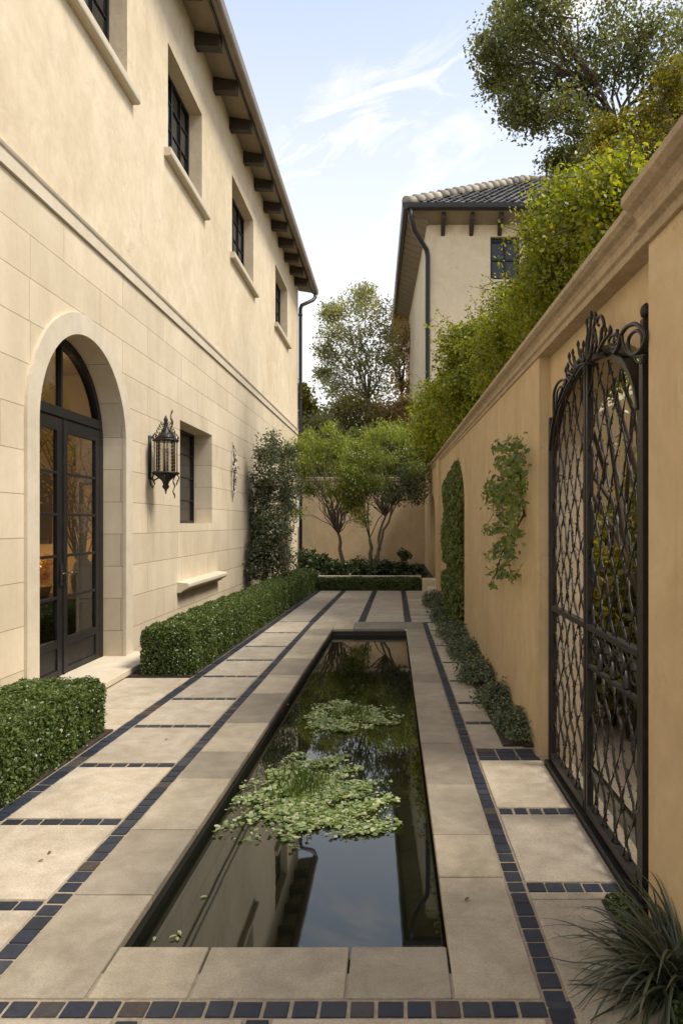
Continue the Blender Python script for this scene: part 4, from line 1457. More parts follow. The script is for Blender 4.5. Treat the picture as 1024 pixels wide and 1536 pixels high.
# ------------------------------------------------------------------ the house beyond
YH = 24.3
bh = thing('stucco_house', 'pale house rising behind the right wall with dark tiled hip roof and small window', 'house', (3.5, YH, 0))
hx0 = (640 - VX) * YH / F
def ru(y): return (y - YH)                        # the house is turned slightly
lx = lambda y: hx0 - .036 * (y - YH)              # x of its left wall
HB = 38.5
HT = 11.98
hw = (1.0, YH)
w_y0 = wx(735, YH); w_y1 = w_y0 + 1.02
wz0, wz1 = wz(419, YH), wz(355, YH)
b = MB()
xs_ = [hx0, w_y0, w_y1, 13.0]; zs_ = [0, wz0, wz1, HT]
for i in range(3):
    for j in range(3):
        if i == 1 and j == 1: continue
        b.quad((xs_[i], YH, zs_[j]), (xs_[i + 1], YH, zs_[j]), (xs_[i + 1], YH, zs_[j + 1]), (xs_[i], YH, zs_[j + 1]))
D_ = .22
b.quad((w_y0, YH, wz0), (w_y0, YH + D_, wz0), (w_y0, YH + D_, wz1), (w_y0, YH, wz1))
b.quad((w_y1, YH, wz0), (w_y1, YH, wz1), (w_y1, YH + D_, wz1), (w_y1, YH + D_, wz0))
b.quad((w_y0, YH, wz1), (w_y0, YH + D_, wz1), (w_y1, YH + D_, wz1), (w_y1, YH, wz1))
b.quad((w_y0, YH, wz0), (w_y1, YH, wz0), (w_y1, YH + D_, wz0), (w_y0, YH + D_, wz0))
b.quad((hx0, YH, 0), (hx0, YH, HT), (lx(HB), HB, HT), (lx(HB), HB, 0))
b.quad((lx(HB), HB, 0), (lx(HB), HB, HT), (13, HB, HT), (13, HB, 0))
b.build('wall', M['stucco_house'], bh)
f = MB(); x = YH + .17
f.box(w_y0, w_y0 + .07, x - .04, x + .04, wz0, wz1); f.box(w_y1 - .07, w_y1, x - .04, x + .04, wz0, wz1)
f.box(w_y0 + .07, w_y1 - .07, x - .04, x + .04, wz1 - .16, wz1); f.box(w_y0 + .07, w_y1 - .07, x - .04, x + .04, wz0, wz0 + .09)
mx_ = (w_y0 + w_y1) / 2
f.box(mx_ - .04, mx_ + .04, x - .038, x + .038, wz0 + .09, wz1 - .16)
zc = (wz0 + wz1) / 2 - .03
f.box(w_y0 + .07, mx_ - .04, x - .034, x + .034, zc - .03, zc + .03); f.box(mx_ + .04, w_y1 - .07, x - .034, x + .034, zc - .03, zc + .03)
fo = f.build('window', M['metal'], bh, bevel=.006)
p = MB(); p.box(w_y0 + .03, w_y1 - .03, x + .002, x + .010, wz0 + .03, wz1 - .05); p.build('pane', M['darkglass'], fo)
# hip roof with tile rows
OV = .62
EX0, EY0 = hx0 - OV - .12, YH - OV
EZ = 12.38
AX, AYY, AZ = EX0 + 5.1, EY0 + 5.1, EZ + 3.25
ridge_end = (20, AYY, AZ)
r = MB()
rows, cols = 20, 90
def slope_pt(u, v):                               # u along eave, v up the slope
    xl = lerp(EX0, AX, v); xr_ = 15.0
    return Vector((lerp(xl, xr_, u), lerp(EY0, AYY, v), lerp(EZ, AZ, v)))
nrm = Vector((0, -(AZ - EZ), AYY - EY0)).normalized()
pitch = .26
for i in range(rows):
    v0, v1 = i / rows, min(1, (i + 1.25) / rows)
    xl0, xl1 = lerp(EX0, AX, v0), lerp(EX0, AX, v1)
    y0_, z0_ = lerp(EY0, AYY, v0), lerp(EZ, AZ, v0)
    y1_, z1_ = lerp(EY0, AYY, v1), lerp(EZ, AZ, v1)
    k = 0
    xx = xl0 + (pitch / 2 if i % 2 else 0)
    while xx < 12.6:
        h = .045 + random.uniform(-.012, .012)
        pts0, pts1 = [], []
        for q in range(5):
            t = q / 4
            bumpz = .050 * math.sin(math.pi * t)
            pts0.append((xx + t * (pitch - .012), y0_ + nrm.y * (h + bumpz), z0_ + nrm.z * (h + bumpz)))
            pts1.append((max(xx, xl1 - .25) + t * (pitch - .012) if xx > xl1 - .3 else xx + t * (pitch - .012) + .0, y1_ + nrm.y * (.01 + bumpz), z1_ + nrm.z * (.01 + bumpz)))
        lowp = [(p_[0], p_[1] - nrm.y * .03, p_[2] - nrm.z * .03) for p_ in pts0]
        r.add(pts0 + pts1 + lowp, [(q, q + 1, 5 + q + 1, 5 + q) for q in range(4)] + [(10 + q, 10 + q + 1, q + 1, q) for q in range(4)])
        xx += pitch
        k += 1
r.quad((EX0, EY0, EZ), (13.0, EY0, EZ), (13.0, AYY, AZ), (AX, AYY, AZ))
r.add([(EX0, EY0, EZ), (AX, AYY, AZ), (AX - .036 * 10, HB - 4, AZ), (lx(HB) - OV, HB + .6, EZ)], [(0, 1, 2, 3)])
roof2 = r.build('roof', M['rooftile'], bh)
rt = MB()
a, b_ = Vector((EX0, EY0, EZ + .06)), Vector((AX, AYY, AZ + .09))
n = 17
for i in range(n):
    p0, p1 = a.lerp(b_, i / n), a.lerp(b_, min(1, (i + 1.18) / n))
    rt.tube([p0 + Vector((0, 0, .05)), p1], [.185, .15], 10)
p0 = b_
for i in range(16):
    q0 = Vector((AX + i * .46, AYY, AZ + .10)); q1 = Vector((AX + (i + 1.15) * .46, AYY, AZ + .07))
    rt.tube([q0, q1], [.17, .14], 10)
rt.build('ridge_tiles', M['ridgetile'], roof2)
gt = MB()
hr = [(.10 * math.cos(t), .13 * math.sin(t)) for t in np.linspace(math.pi, 2 * math.pi, 9)]
prof_g = hr + [(.11, .10), (-.11, .10)]
v, fs = [], []
for xx in (EX0 - .06, 13.2):
    v += [(xx, EY0 - .08 + p_[0], EZ - .10 + p_[1]) for p_ in prof_g]
k = len(prof_g)
fs = [(i, (i + 1) % k, k + (i + 1) % k, k + i) for i in range(k)] + [tuple(range(k - 1, -1, -1)), tuple(range(k, 2 * k))]
gt.add(v, fs)
v = []
for (xx, yy) in ((EX0 - .02, EY0 - .19), (lx(HB) - OV - .1, HB + .6)):
    v += [(xx + p_[0], yy, EZ - .10 + p_[1]) for p_ in prof_g]
gt.add(v, fs)
gt.build('gutter', M['gutter'], roof2)
sf = MB()
sf.hexa([(EX0, EY0, EZ - .16), (13, EY0, EZ - .16), (13, YH + .02, HT - .03), (hx0 - .02, YH + .02, HT - .03)],
        [(EX0, EY0, EZ - .06), (13, EY0, EZ - .06), (13, YH + .02, HT + .10), (hx0 - .02, YH + .02, HT + .10)])
sf.build('soffit', M['soffit'], roof2)
sf2 = MB()
nb = 26
for i in range(nb):
    ya, yb = lerp(EY0 + .4, HB + .4, i / nb), lerp(EY0 + .4, HB + .4, (i + .93) / nb)
    sf2.hexa([(lx(ya) - OV - .05, ya, EZ - .17), (lx(ya) + .02, ya, HT - .06), (lx(yb) + .02, yb, HT - .06), (lx(yb) - OV - .05, yb, EZ - .17)],
             [(lx(ya) - OV - .05, ya, EZ - .08), (lx(ya) + .02, ya, HT + .03), (lx(yb) + .02, yb, HT + .03), (lx(yb) - OV - .05, yb, EZ - .08)])
sf2.build('soffit_boards', M['soffit'], roof2)
for i in range(12):
    xx = hx0 + .55 + i * .98
    if xx > 12.4: break
    rr = MB()
    rr.hexa([(xx - .07, EY0 + .10, EZ - .42), (xx + .07, EY0 + .10, EZ - .42), (xx + .07, YH + .01, HT - .42), (xx - .07, YH + .01, HT - .42)],
            [(xx - .07, EY0 + .10, EZ - .18), (xx + .07, EY0 + .10, EZ - .18), (xx + .07, YH + .01, HT - .04), (xx - .07, YH + .01, HT - .04)])
    rr.build('rafter', M['rafter'], roof2, bevel=.015)
dp = MB()
dp.tube([(EX0 + .16, EY0 - .08, EZ - .2), (EX0 + .16, EY0 - .08, EZ - .45), (EX0 + .30, EY0 + .1, EZ - .85), (hx0 - .02, YH - .16, EZ - 1.35), (hx0 + .02, YH - .10, EZ - 1.55), (hx0 + .02, YH - .10, 6), (hx0 + .02, YH - .10, 0)], .085, 12)
dp.build('downpipe', M['gutter'], bh)

# ------------------------------------------------------------------ hedges
def hedge(name, label, x_l, x_r, ya, yb, z_top, leaf, dens, mat, group=None, amp=.03, base=.012):
    """clipped hedge: x_l, x_r functions of y"""
    t = thing(name, label, 'hedge', ((x_l((ya + yb) / 2) + x_r((ya + yb) / 2)) / 2, (ya + yb) / 2, base), group)
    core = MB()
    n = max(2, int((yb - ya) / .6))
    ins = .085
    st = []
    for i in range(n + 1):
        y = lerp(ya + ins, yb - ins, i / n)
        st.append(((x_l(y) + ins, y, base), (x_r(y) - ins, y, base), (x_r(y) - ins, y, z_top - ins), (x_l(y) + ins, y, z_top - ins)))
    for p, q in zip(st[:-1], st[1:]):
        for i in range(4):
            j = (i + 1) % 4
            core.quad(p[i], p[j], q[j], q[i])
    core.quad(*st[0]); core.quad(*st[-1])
    core.build('branches', M['boxcore'], t)  # solid box core, coloured dark for the shade inside the hedge
    PP, NN = [], []
    wmean = x_r((ya + yb) / 2) - x_l((ya + yb) / 2)
    L = yb - ya
    faces = (('top', wmean * L), ('l', L * z_top), ('r', L * z_top), ('n', wmean * z_top), ('f', wmean * z_top))
    for nm, area in faces:
        m = int(area * dens * (.5 if nm == 'l' else 1))
        u, v = RNG.random(m), RNG.random(m)
        y = ya + u * L
        if nm == 'top':
            x = x_l(y) + v * (x_r(y) - x_l(y)); P = np.stack([x, y, np.full(m, z_top)], 1); nn = np.array([0, 0, 1.0])
        elif nm in 'lr':
            x = x_l(y) if nm == 'l' else x_r(y)
            P = np.stack([x + 0 * y, y, base + v * (z_top - base)], 1); nn = np.array([-1.0 if nm == 'l' else 1.0, 0, 0])
        else:
            yy = ya if nm == 'n' else yb
            x = x_l(yy) + u * (x_r(yy) - x_l(yy)); P = np.stack([x, np.full(m, yy), base + v * (z_top - base)], 1); nn = np.array([0, -1.0 if nm == 'n' else 1.0, 0])
        dep = RNG.random(m) ** 1.6 * .075
        lump = smooth_noise(P, 7.0, 5) * amp + RNG.normal(size=m) * .008
        P = P + nn * (lump - dep + .012)[:, None]
        # round the arrises
        RD = .11
        xl_, xr2 = x_l(P[:, 1]), x_r(P[:, 1])
        Q = np.stack([np.clip(P[:, 0], xl_ + RD, xr2 - RD), np.clip(P[:, 1], ya + RD, yb - RD), np.minimum(P[:, 2], z_top - RD)], 1)
        D = P - Q
        ln_ = np.linalg.norm(D, axis=1)
        k_ = ln_ > RD
        lim = np.where(k_, np.minimum(ln_, RD + lump * .8 + .01 - dep * .5), ln_)
        P = Q + D * (lim / np.maximum(ln_, 1e-6))[:, None]
        PP.append(P); NN.append(nn * .9 + RNG.normal(size=(len(P), 3)) * .75 + np.array([0, 0, .35]))
    P = np.concatenate(PP); Nn = np.concatenate(NN)
    leaf_object('foliage', P, Nn, leaf * (.6 + .8 * RNG.random(len(P))), mat, t, .62, T_OVAL)
    return t


cst = lambda v: (lambda y: v + 0 * y)
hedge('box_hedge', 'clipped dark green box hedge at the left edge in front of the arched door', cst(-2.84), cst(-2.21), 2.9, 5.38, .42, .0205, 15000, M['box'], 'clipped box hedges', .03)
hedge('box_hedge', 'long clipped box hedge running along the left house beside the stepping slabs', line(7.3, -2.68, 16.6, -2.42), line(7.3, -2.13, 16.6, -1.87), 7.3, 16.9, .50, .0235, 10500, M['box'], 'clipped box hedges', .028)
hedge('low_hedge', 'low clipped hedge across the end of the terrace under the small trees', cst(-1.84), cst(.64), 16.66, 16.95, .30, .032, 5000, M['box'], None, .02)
ke = MB(); ke.box(-1.84, .66, 16.96, 17.08, -.04, .33)
ke.build('planter_kerb', M['trim'], None, bevel=.015, org=(-.6, 17.0, 0), label='thin pale stone kerb holding the far planting bed behind the low hedge', cat='kerb')

# ------------------------------------------------------------------ plants on and along the walls
# shrub trained on the left wall
def wall_shrub():
    Y = 14.9
    t = thing('wall_shrub', 'tall loose grey green shrub growing against the left house wall', 'shrub', (-2.72, Y, .015))
    bl = []
    for px, py, rx, rz_, n in ((402, 690, 20, 34, 26), (425, 690, 10, 36, 12), (392, 735, 26, 34, 34), (420, 740, 20, 36, 26), (385, 785, 22, 34, 28), (412, 795, 30, 36, 40), (400, 840, 26, 34, 32), (382, 840, 10, 30, 9), (424, 845, 14, 30, 14), (408, 660, 8, 16, 6)):
        bl.append(((wx(px, Y) + random.uniform(-.03, .10), Y + random.uniform(-.3, .5), wz(py, Y)), (rx * Y / F, .40, rz_ * Y / F), n))
    crown_from(bl, .060, 44, .10, M['grey_leaf'], t, 'foliage', .5, shell=.15, density=1.6, tmpl=T_OVAL, clip=lambda P: P[:, 0] > XL + .02)
    mb = MB()
    for k in range(9):
        x, y = -2.74 + random.uniform(-.12, .12), Y + random.uniform(-.12, .12)
        c = random.choice(bl)[0]
        mb.tube(wobble_path((x, y, .015), c, 6, .03), [.022, .019, .016, .013, .011, .008, .005], 6)
    mb.build('stems', M['twig'], t)


wall_shrub()

# ivy filling the niche
t = thing('ivy_column', 'tall clipped column of ivy filling the arched niche in the right wall', 'ivy', (1.1, 11.4, .012))
n = 15000
y = N1[0] + .02 + RNG.random(n) * (N1[1] - N1[0] - .04)
z = RNG.random(n) * 2.62
c, hw_ = (N1[0] + N1[1]) / 2, (N1[1] - N1[0]) / 2
lim = np.array([niche_z(N1, v) for v in y]) + .05
k = z < lim
y, z, lim = y[k], z[k], lim[k]
u = (y - c) / hw_
bul = .20 * np.sqrt(np.maximum(0, 1 - u ** 2)) * np.minimum(1, (lim - z) / .45 + .15)
P = np.stack([XR + .06 - bul * (1.2 - .45 * ((z > .75) & (z < .95))), y, z], 1)
P[:, 0] += smooth_noise(P, 5, 9) * .035 + RNG.random(len(P)) * .06
Nn = np.array([-1.0, -.35, .35]) + RNG.normal(size=(len(P), 3)) * .6
leaf_object('foliage', P, Nn, .06 * (.6 + .8 * RNG.random(len(P))), M['ivy_col'], t, .62, T_OVAL)
mb = MB()
for k in range(10):
    yy = random.uniform(N1[0] + .3, N1[1] - .3)
    mb.tube(wobble_path((XR + .10, c + random.uniform(-.3, .3), .012), (XR + .06, yy, random.uniform(1.4, 2.3)), 6, .04), [.03, .026, .022, .018, .013, .009, .005], 6)
mb.build('stems', M['twig'], t)

# small climber on the right wall
def on_wall(px, py, x=XR - .05):
    Y = x * F / (px - VX)
    return np.array((x, Y, wz(py, Y)))


t = thing('wall_climber', 'small bright climber clinging to bare stucco between ivy niche and gate', 'climber', (.97, 5.9, .4))
PP, NN = [], []
mb = MB()
main = [on_wall(786, 775, .985), on_wall(782, 740, .97), on_wall(778, 700, .95), on_wall(768, 668, .93)]
mb.tube([tuple(p) for p in main], [.010, .009, .007, .004], 6)
low = [on_wall(786, 770, .985), on_wall(770, 800, .95), on_wall(752, 830, .93), on_wall(740, 870, .92)]
mb.tube([tuple(p) for p in low], [.009, .008, .006, .003], 6)
side = [(on_wall(780, 735, .97), on_wall(728, 730, .90)), (on_wall(778, 705, .96), on_wall(738, 675, .90)), (on_wall(778, 760, .97), on_wall(725, 795, .90)), (on_wall(760, 815, .94), on_wall(738, 835, .90)), (on_wall(752, 835, .93), on_wall(772, 866, .96)), (on_wall(748, 845, .93), on_wall(735, 882, .91))]
for a, b in side:
    mb.tube(wobble_path(a, b, 5, .05), [.006, .005, .004, .004, .003, .002], 5)
mb.build('stems', M['twig'], t)
spots = [(768, 668, 14, 12), (776, 690, 12, 16), (762, 700, 16, 16), (770, 725, 18, 18), (752, 735, 16, 16), (735, 735, 12, 14), (745, 755, 16, 14), (772, 755, 14, 16), (762, 778, 16, 14), (742, 795, 15, 9), (768, 798, 12, 14), (758, 815, 14, 10), (738, 830, 10, 12), (762, 836, 10, 12), (748, 858, 15, 10), (768, 866, 9, 9), (738, 878, 7, 8), (742, 672, 9, 8), (728, 796, 8, 6), (748, 690, 9, 9)]
for px, py, rx, ry in spots:
    m = int(rx * ry * .42)
    for _ in range(m):
        q = on_wall(px + random.gauss(0, .55) * rx, py + random.gauss(0, .55) * ry, random.uniform(.84, .975))
        PP.append(q); NN.append(np.array([-.7, -.5, .5]) + RNG.normal(size=3) * .6)
P = np.array(PP)
leaf_object('foliage', P, np.array(NN), .048 * (.6 + .8 * RNG.random(len(P))), M['ivy_mid'], t, .55, T_OVAL)

# climbing shrubs rising behind and over the right wall
def over_wall(label, specs, mat, leaf, per, spread, stems):
    t = thing('climbing_shrub', label, 'shrub', (1.7, stems[0][1], 0), 'climbing shrubs along the right wall')
    bl = []
    for px, py, r, Y, n in specs:
        s = Y / F
        bl.append(((wx(px, Y), Y, wz(py, Y)), (r * s, r * s * 1.15, r * s), n))
    for (c, rad, n) in list(bl):                 # hang down to the top of the wall
        z = c[2] - rad[2] * .9
        while z > 2.75:
            bl.append(((max(1.25, c[0] + random.uniform(-.1, .15)), c[1] + random.uniform(-.2, .2), z), rad, max(8, int(n * .45))))
            z -= rad[2] * 1.1
    crown_from(bl, leaf, per, spread, mat, t, 'foliage', .6, shell=.35, tmpl=T_OVAL,
               clip=lambda P: (P[:, 0] > 1.36) | (P[:, 2] > zt(P[:, 1]) + .16))
    SP, SN = [], []
    mb = MB()
    for (c, rad, n) in bl:
        if c[2] < 3.3: continue
        for q in range(3):
            d = Vector((random.uniform(-1, .3), random.uniform(-.8, .5), random.uniform(-.15, 1.0))).normalized()
            a_ = Vector(c) + Vector((d.x * rad[0], d.y * rad[1], d.z * rad[2])) * .8
            b_ = a_ + d * random.uniform(.18, .55) * (leaf / .045) + Vector((0, 0, random.uniform(-.10, .08)))
            if b_.x < 1.02 and b_.z < zt(b_.y) + .3: continue
            pth = wobble_path(a_, b_, 4, .08)
            mb.tube(pth, [.005, .004, .004, .003, .002], 4)
            for z_ in range(int(26)):
                t_ = random.random()
                p_ = a_.lerp(b_, t_)
                SP.append((p_.x + random.gauss(0, .035), p_.y + random.gauss(0, .035), p_.z + random.gauss(0, .035)))
                SN.append((random.gauss(0, .7), random.gauss(0, .7), .5 + random.gauss(0, .6)))
    leaf_object('shoots', SP, SN, leaf * (.6 + .7 * RNG.random(len(SP))), mat, t, .6, T_OVAL)
    for (x, y) in stems:
        for c in random.sample(bl, min(4, len(bl))):
            if abs(c[0][1] - y) < 3:
                mb.tube(wobble_path((x, y, 0), c[0], 5, .04), [.026, .024, .021, .017, .012, .006], 6)
    mb.build('stems', M['twig'], t)


over_wall('big rounded yellow green climber heaped high over the near part of the right wall',
          [(905, 300, 44, 5.2, 60), (860, 312, 44, 5.8, 70), (880, 350, 50, 5.4, 80), (825, 345, 40, 6.5, 70), (845, 400, 50, 6.2, 90), (832, 385, 32, 7.2, 70), (814, 448, 34, 7.6, 70), (815, 460, 44, 7.0, 70), (765, 450, 26, 8.4, 40), (775, 495, 40, 8.2, 60), (745, 500, 28, 9.0, 40), (760, 535, 36, 8.8, 44), (930, 280, 34, 4.8, 34), (935, 310, 34, 4.6, 34)],
          M['ivy_bright'], .036, 62, .085, [(1.75, 5.2), (1.7, 6.6), (1.75, 8.2)])
over_wall('light green climber spilling over the middle of the right wall below the downpipe',
          [(720, 500, 16, 12.2, 24), (700, 505, 16, 12.4, 24), (735, 520, 22, 11.5, 34), (710, 535, 26, 12.0, 44), (678, 518, 13, 12.6, 14), (690, 550, 26, 12.4, 44), (725, 560, 26, 11.4, 40), (700, 585, 26, 11.8, 40), (672, 585, 24, 13.2, 36)],
          M['ivy_bright'], .056, 46, .12, [(1.75, 11.6), (1.7, 12.8)])
over_wall('low yellow green climber hanging over the far end of the right wall',
          [(655, 600, 22, 16, 44), (636, 625, 18, 18, 36), (650, 640, 22, 16, 44), (672, 620, 20, 14, 36), (632, 655, 16, 19.5, 30), (645, 668, 16, 18, 28)],
          M['ivy_bright'], .070, 40, .16, [(1.72, 15.5), (1.75, 17.5)])

# ground cover mounds at the foot of the right wall
gc = [(772, 1092, 30, .34, 'blue green ground cover clump nearest the gate at the wall foot'), (748, 1050, 30, .40, 'second blue green ground cover clump from the gate, at the wall foot'),
      (722, 1012, 27, .46, 'third ground cover clump from the gate, below the small wall climber'), (703, 980, 24, .55, 'fourth ground cover clump from the gate, short of the ivy column'),
      (688, 952, 20, .7, 'ground cover clump at the near corner of the ivy column'), (675, 928, 16, .9, 'ground cover clump spreading along the foot of the ivy column'), (661, 903, 12, 1.3, 'farthest low ground cover clump running to the stone plinth')]
for i, (px, py, r, ln, lab) in enumerate(gc):
    Y = 1680 / (py - VY) * .97
    x = min(wx(px, Y), .93)
    rr = max(.13, r * Y / F)
    t = thing('ground_cover', lab, 'shrub', (x, Y, .012), 'ground cover clumps at the foot of the right wall')
    PP, NN = [], []
    mb = MB()
    for k in range(26):                           # short sprawling shoots, each with its own leaves
        a = random.uniform(0, 6.28); q = random.random() ** .6
        tip = (x + rr * 1.1 * q * math.cos(a), Y + ln * 1.1 * q * math.sin(a), .05 + random.random() * .17 * (1.15 - q))
        if tip[0] > XR - .02: tip = (XR - .02 - random.random() * .06, tip[1], tip[2] + .04)
        pth = wobble_path((x + random.gauss(0, .05), Y + random.gauss(0, ln * .3), .012), tip, 4, .08)
        mb.tube(pth, [.006, .005, .004, .003, .002], 4)
        m = int((120 + 40 * i))
        u = RNG.random(m) ** .7
        A = np.array([tuple(pth[0]), tuple(tip)])
        base_ = A[0] + (A[1] - A[0]) * u[:, None]
        sp2 = .035 + .035 * i * .5
        P = base_ + np.clip(RNG.normal(size=(m, 3)), -1.8, 1.8) * np.array([sp2, sp2 * 1.4, .028])
        PP.append(P); NN.append(RNG.normal(size=(m, 3)) * .6 + np.array([-.3, -.3, .7]))
    P, Nn = np.concatenate(PP), np.concatenate(NN)
    k = (P[:, 0] < XR - .01) & (P[:, 2] > .014)
    P, Nn = P[k], Nn[k]
    leaf_object('foliage', P, Nn, .024 * (.6 + .8 * RNG.random(len(P))) * (1 + .14 * i), M['cover'], t, .5, T_OVAL)
    mb.build('stems', M['twig'], t)

# strap leaved tuft at the right corner with a mat of low leaves around it
def strap_plant(cx, cy, z0, nb, L0, label):
    t = thing('strap_plant', label, 'plant', (cx, cy, z0))
    mb = MB()
    for k in range(nb):
        a = random.uniform(0, 2 * math.pi)
        L = L0 * random.uniform(.55, 1.1)
        lift = random.uniform(.22, 1.25)
        droop = random.uniform(.5, 1.9)
        w0 = random.uniform(.0045, .0075)
        n = 9
        x, y, z = cx + random.gauss(0, .03), cy + random.gauss(0, .035), z0
        ang = lift
        pts = []
        for i in range(n + 1):
            pts.append((min(x, XR - .008), y, max(z, z0 + .004 + .002 * random.random())))
            st = L / n
            x += st * math.cos(ang) * math.cos(a); y += st * math.cos(ang) * math.sin(a); z += st * math.sin(ang)
            ang -= droop / n * (1.0 + i / n)
            a += random.gauss(0, .03)
        v, fs = [], []
        sx, sy = -math.sin(a), math.cos(a)
        for i, p in enumerate(pts):
            ww = w0 * (1 - (i / n) ** 2.2) + .0006
            v += [(p[0] - sx * ww, p[1] - sy * ww, p[2] + ww * .5), (p[0], p[1], p[2]), (p[0] + sx * ww, p[1] + sy * ww, p[2] + ww * .5)]
        for i in range(n):
            b0 = i * 3
            fs += [(b0, b0 + 1, b0 + 4, b0 + 3), (b0 + 1, b0 + 2, b0 + 5, b0 + 4)]
        mb.add(v, fs, 0, True)
    mb.build('leaves', M['blade'], t)
    c = MB(); c.lathe([(.05, 0), (.045, .03), (.02, .06)], (cx, cy, z0), 8); c.build('root_crown', M['twig'], t)
    return t


strap_plant(.955, 2.40, .006, 280, .45, 'dark arching strap leaved tuft against the wall beside the gate')
m = 9000
P = np.stack([BED + .008 + RNG.random(m) * (XR - BED - .02), .95 + RNG.random(m) * 2.0, .012 + RNG.random(m) * .045], 1)
P[:, 2] += .015 * smooth_noise(P, 9, 3)
leaf_object('ground_cover_mat', P, np.array([0, 0, 1.0]) + RNG.normal(size=(m, 3)) * .55, .020 * (.6 + .8 * RNG.random(m)), M['box'], None, .6, T_OVAL, kind='stuff', label='low mat of tiny leaves in the narrow wall bed', cat='ground cover')

# ------------------------------------------------------------------ far bed: small trees and shrubs
YT = 19.6
def pb(lst, Y, n, jy=.5):
    return [((wx(px, Y + dy), Y + dy, wz(py, Y + dy)), (r * Y / F, r * Y / F * .95, r * Y / F * .85), n) for px, py, r, dy in [(a, b, c, random.uniform(-jy, jy)) for a, b, c in lst]]


def airy(n, x0_, x1_, y0_, ym, yb_, seed):
    """many small foliage sprays, ragged below, domed above"""
    rg = random.Random(seed)
    out = []
    while len(out) < n:
        px, py = rg.uniform(x0_, x1_), rg.uniform(y0_, yb_)
        u = (px - x0_) / (x1_ - x0_) * 2 - 1
        if py < y0_ + 34 * u * u or py > ym + (yb_ - ym) * abs(u) ** 1.3: continue
        out.append((px, py, rg.uniform(9, 19)))
    return out
make_tree('small_tree', 'small multi-stemmed tree with leaning trunk left of centre in the far bed', 'tree', (wx(516, YT), YT, .22), (wx(507, YT), YT, wz(800, YT)),
          pb(airy(46, 438, 545, 640, 735, 782, 4), YT, 14, .8), .064, 24, .11, M['olive'], M['bark_pale'], .050, 'small trees in the far bed', twigs=3, limb=.5, shell=.2)
make_tree('small_tree', 'small vase-shaped tree with upright forked trunk right of centre in the far bed', 'tree', (wx(556, YT - .3), YT - .3, .22), (wx(554, YT - .3), YT - .3, wz(808, YT - .3)),
          pb(airy(46, 515, 632, 640, 728, 765, 9), YT - .3, 14, .8), .064, 24, .11, M['olive'], M['bark_pale'], .052, 'small trees in the far bed', twigs=3, limb=.5, shell=.2,
          extra_trunks=[((wx(556, YT - .3) + .03, YT - .3, .22), (wx(578, YT - .3), YT - .4, wz(775, YT - .3)), .036)])
make_tree('small_tree', 'silvery grey small tree with spreading stems by the right wall end', 'tree', (wx(561, YT - .6), YT - .6, .22), (wx(585, YT - .6), YT - .6, wz(775, YT - .6)),
          pb([(605, 730, 22), (622, 715, 20), (590, 742, 16), (625, 740, 16), (610, 705, 18)], YT - .6, 34, .3), .07, 22, .12, M['silver'], M['bark_pale'], .04, 'small trees in the far bed', twigs=5)
bed = [(462, 842, 20, 18.2, 'broad dark shrub at the left end of the far bed'), (500, 855, 16, 17.8, 'low dark shrub in front of the leaning trunk'), (540, 852, 18, 17.9, 'rounded dark shrub just left of the forked trunk'),
       (575, 853, 16, 17.7, 'dark glossy shrub just right of the forked trunk'), (602, 856, 14, 17.6, 'dark low shrub near the right end of the far bed'), (622, 860, 12, 17.5, 'smallest dark shrub at the right wall end of the bed'), (482, 846, 14, 18.6, 'leafy dark shrub between the end shrub and the leaning trunk'), (520, 858, 13, 17.5, 'low spreading shrub behind the kerb between the two trunks')]
for px, py, r, Y, lab in bed:
    t = thing('bed_shrub', lab, 'shrub', (wx(px, Y), Y, .22), 'shrubs in the far bed')
    cz = max(wz(py, Y), .36)
    rw = r * Y / F
    P, Nn, cc = blob_points((wx(px, Y), Y, cz), (rw, rw, max(.18, rw * .85)), 60, 22, .07, .25)
    kk = P[:, 2] > .24
    leaf_object('foliage', P[kk], Nn[kk], .075 * (.6 + .8 * RNG.random(kk.sum())), M['bedplant'], t, .5, T_OVAL)
    mb = MB()
    for q in cc[:8]:
        mb.tube(wobble_path((wx(px, Y), Y, .22), q, 3, .05), [.014, .011, .008, .004], 5)
    mb.build('stems', M['twig'], t)
t = thing('tall_plant', 'leggy plant with a leafy top rising above the bed shrubs by the right wall', 'plant', (wx(601, 17.6), 17.6, .22))
top = (wx(606, 17.6), 17.6, wz(832, 17.6))
mb = MB(); mb.tube(wobble_path((wx(601, 17.6), 17.6, .22), top, 5, .03), [.014, .012, .011, .010, .008, .006], 6)
mb.build('stem', M['twig'], t)
P, Nn, cc = blob_points(top, (.16, .14, .12), 16, 8, .04, .3)
leaf_object('foliage', P, Nn, .10 * (.7 + .5 * RNG.random(len(P))), M['bedplant'], t, .5, T_OVAL)

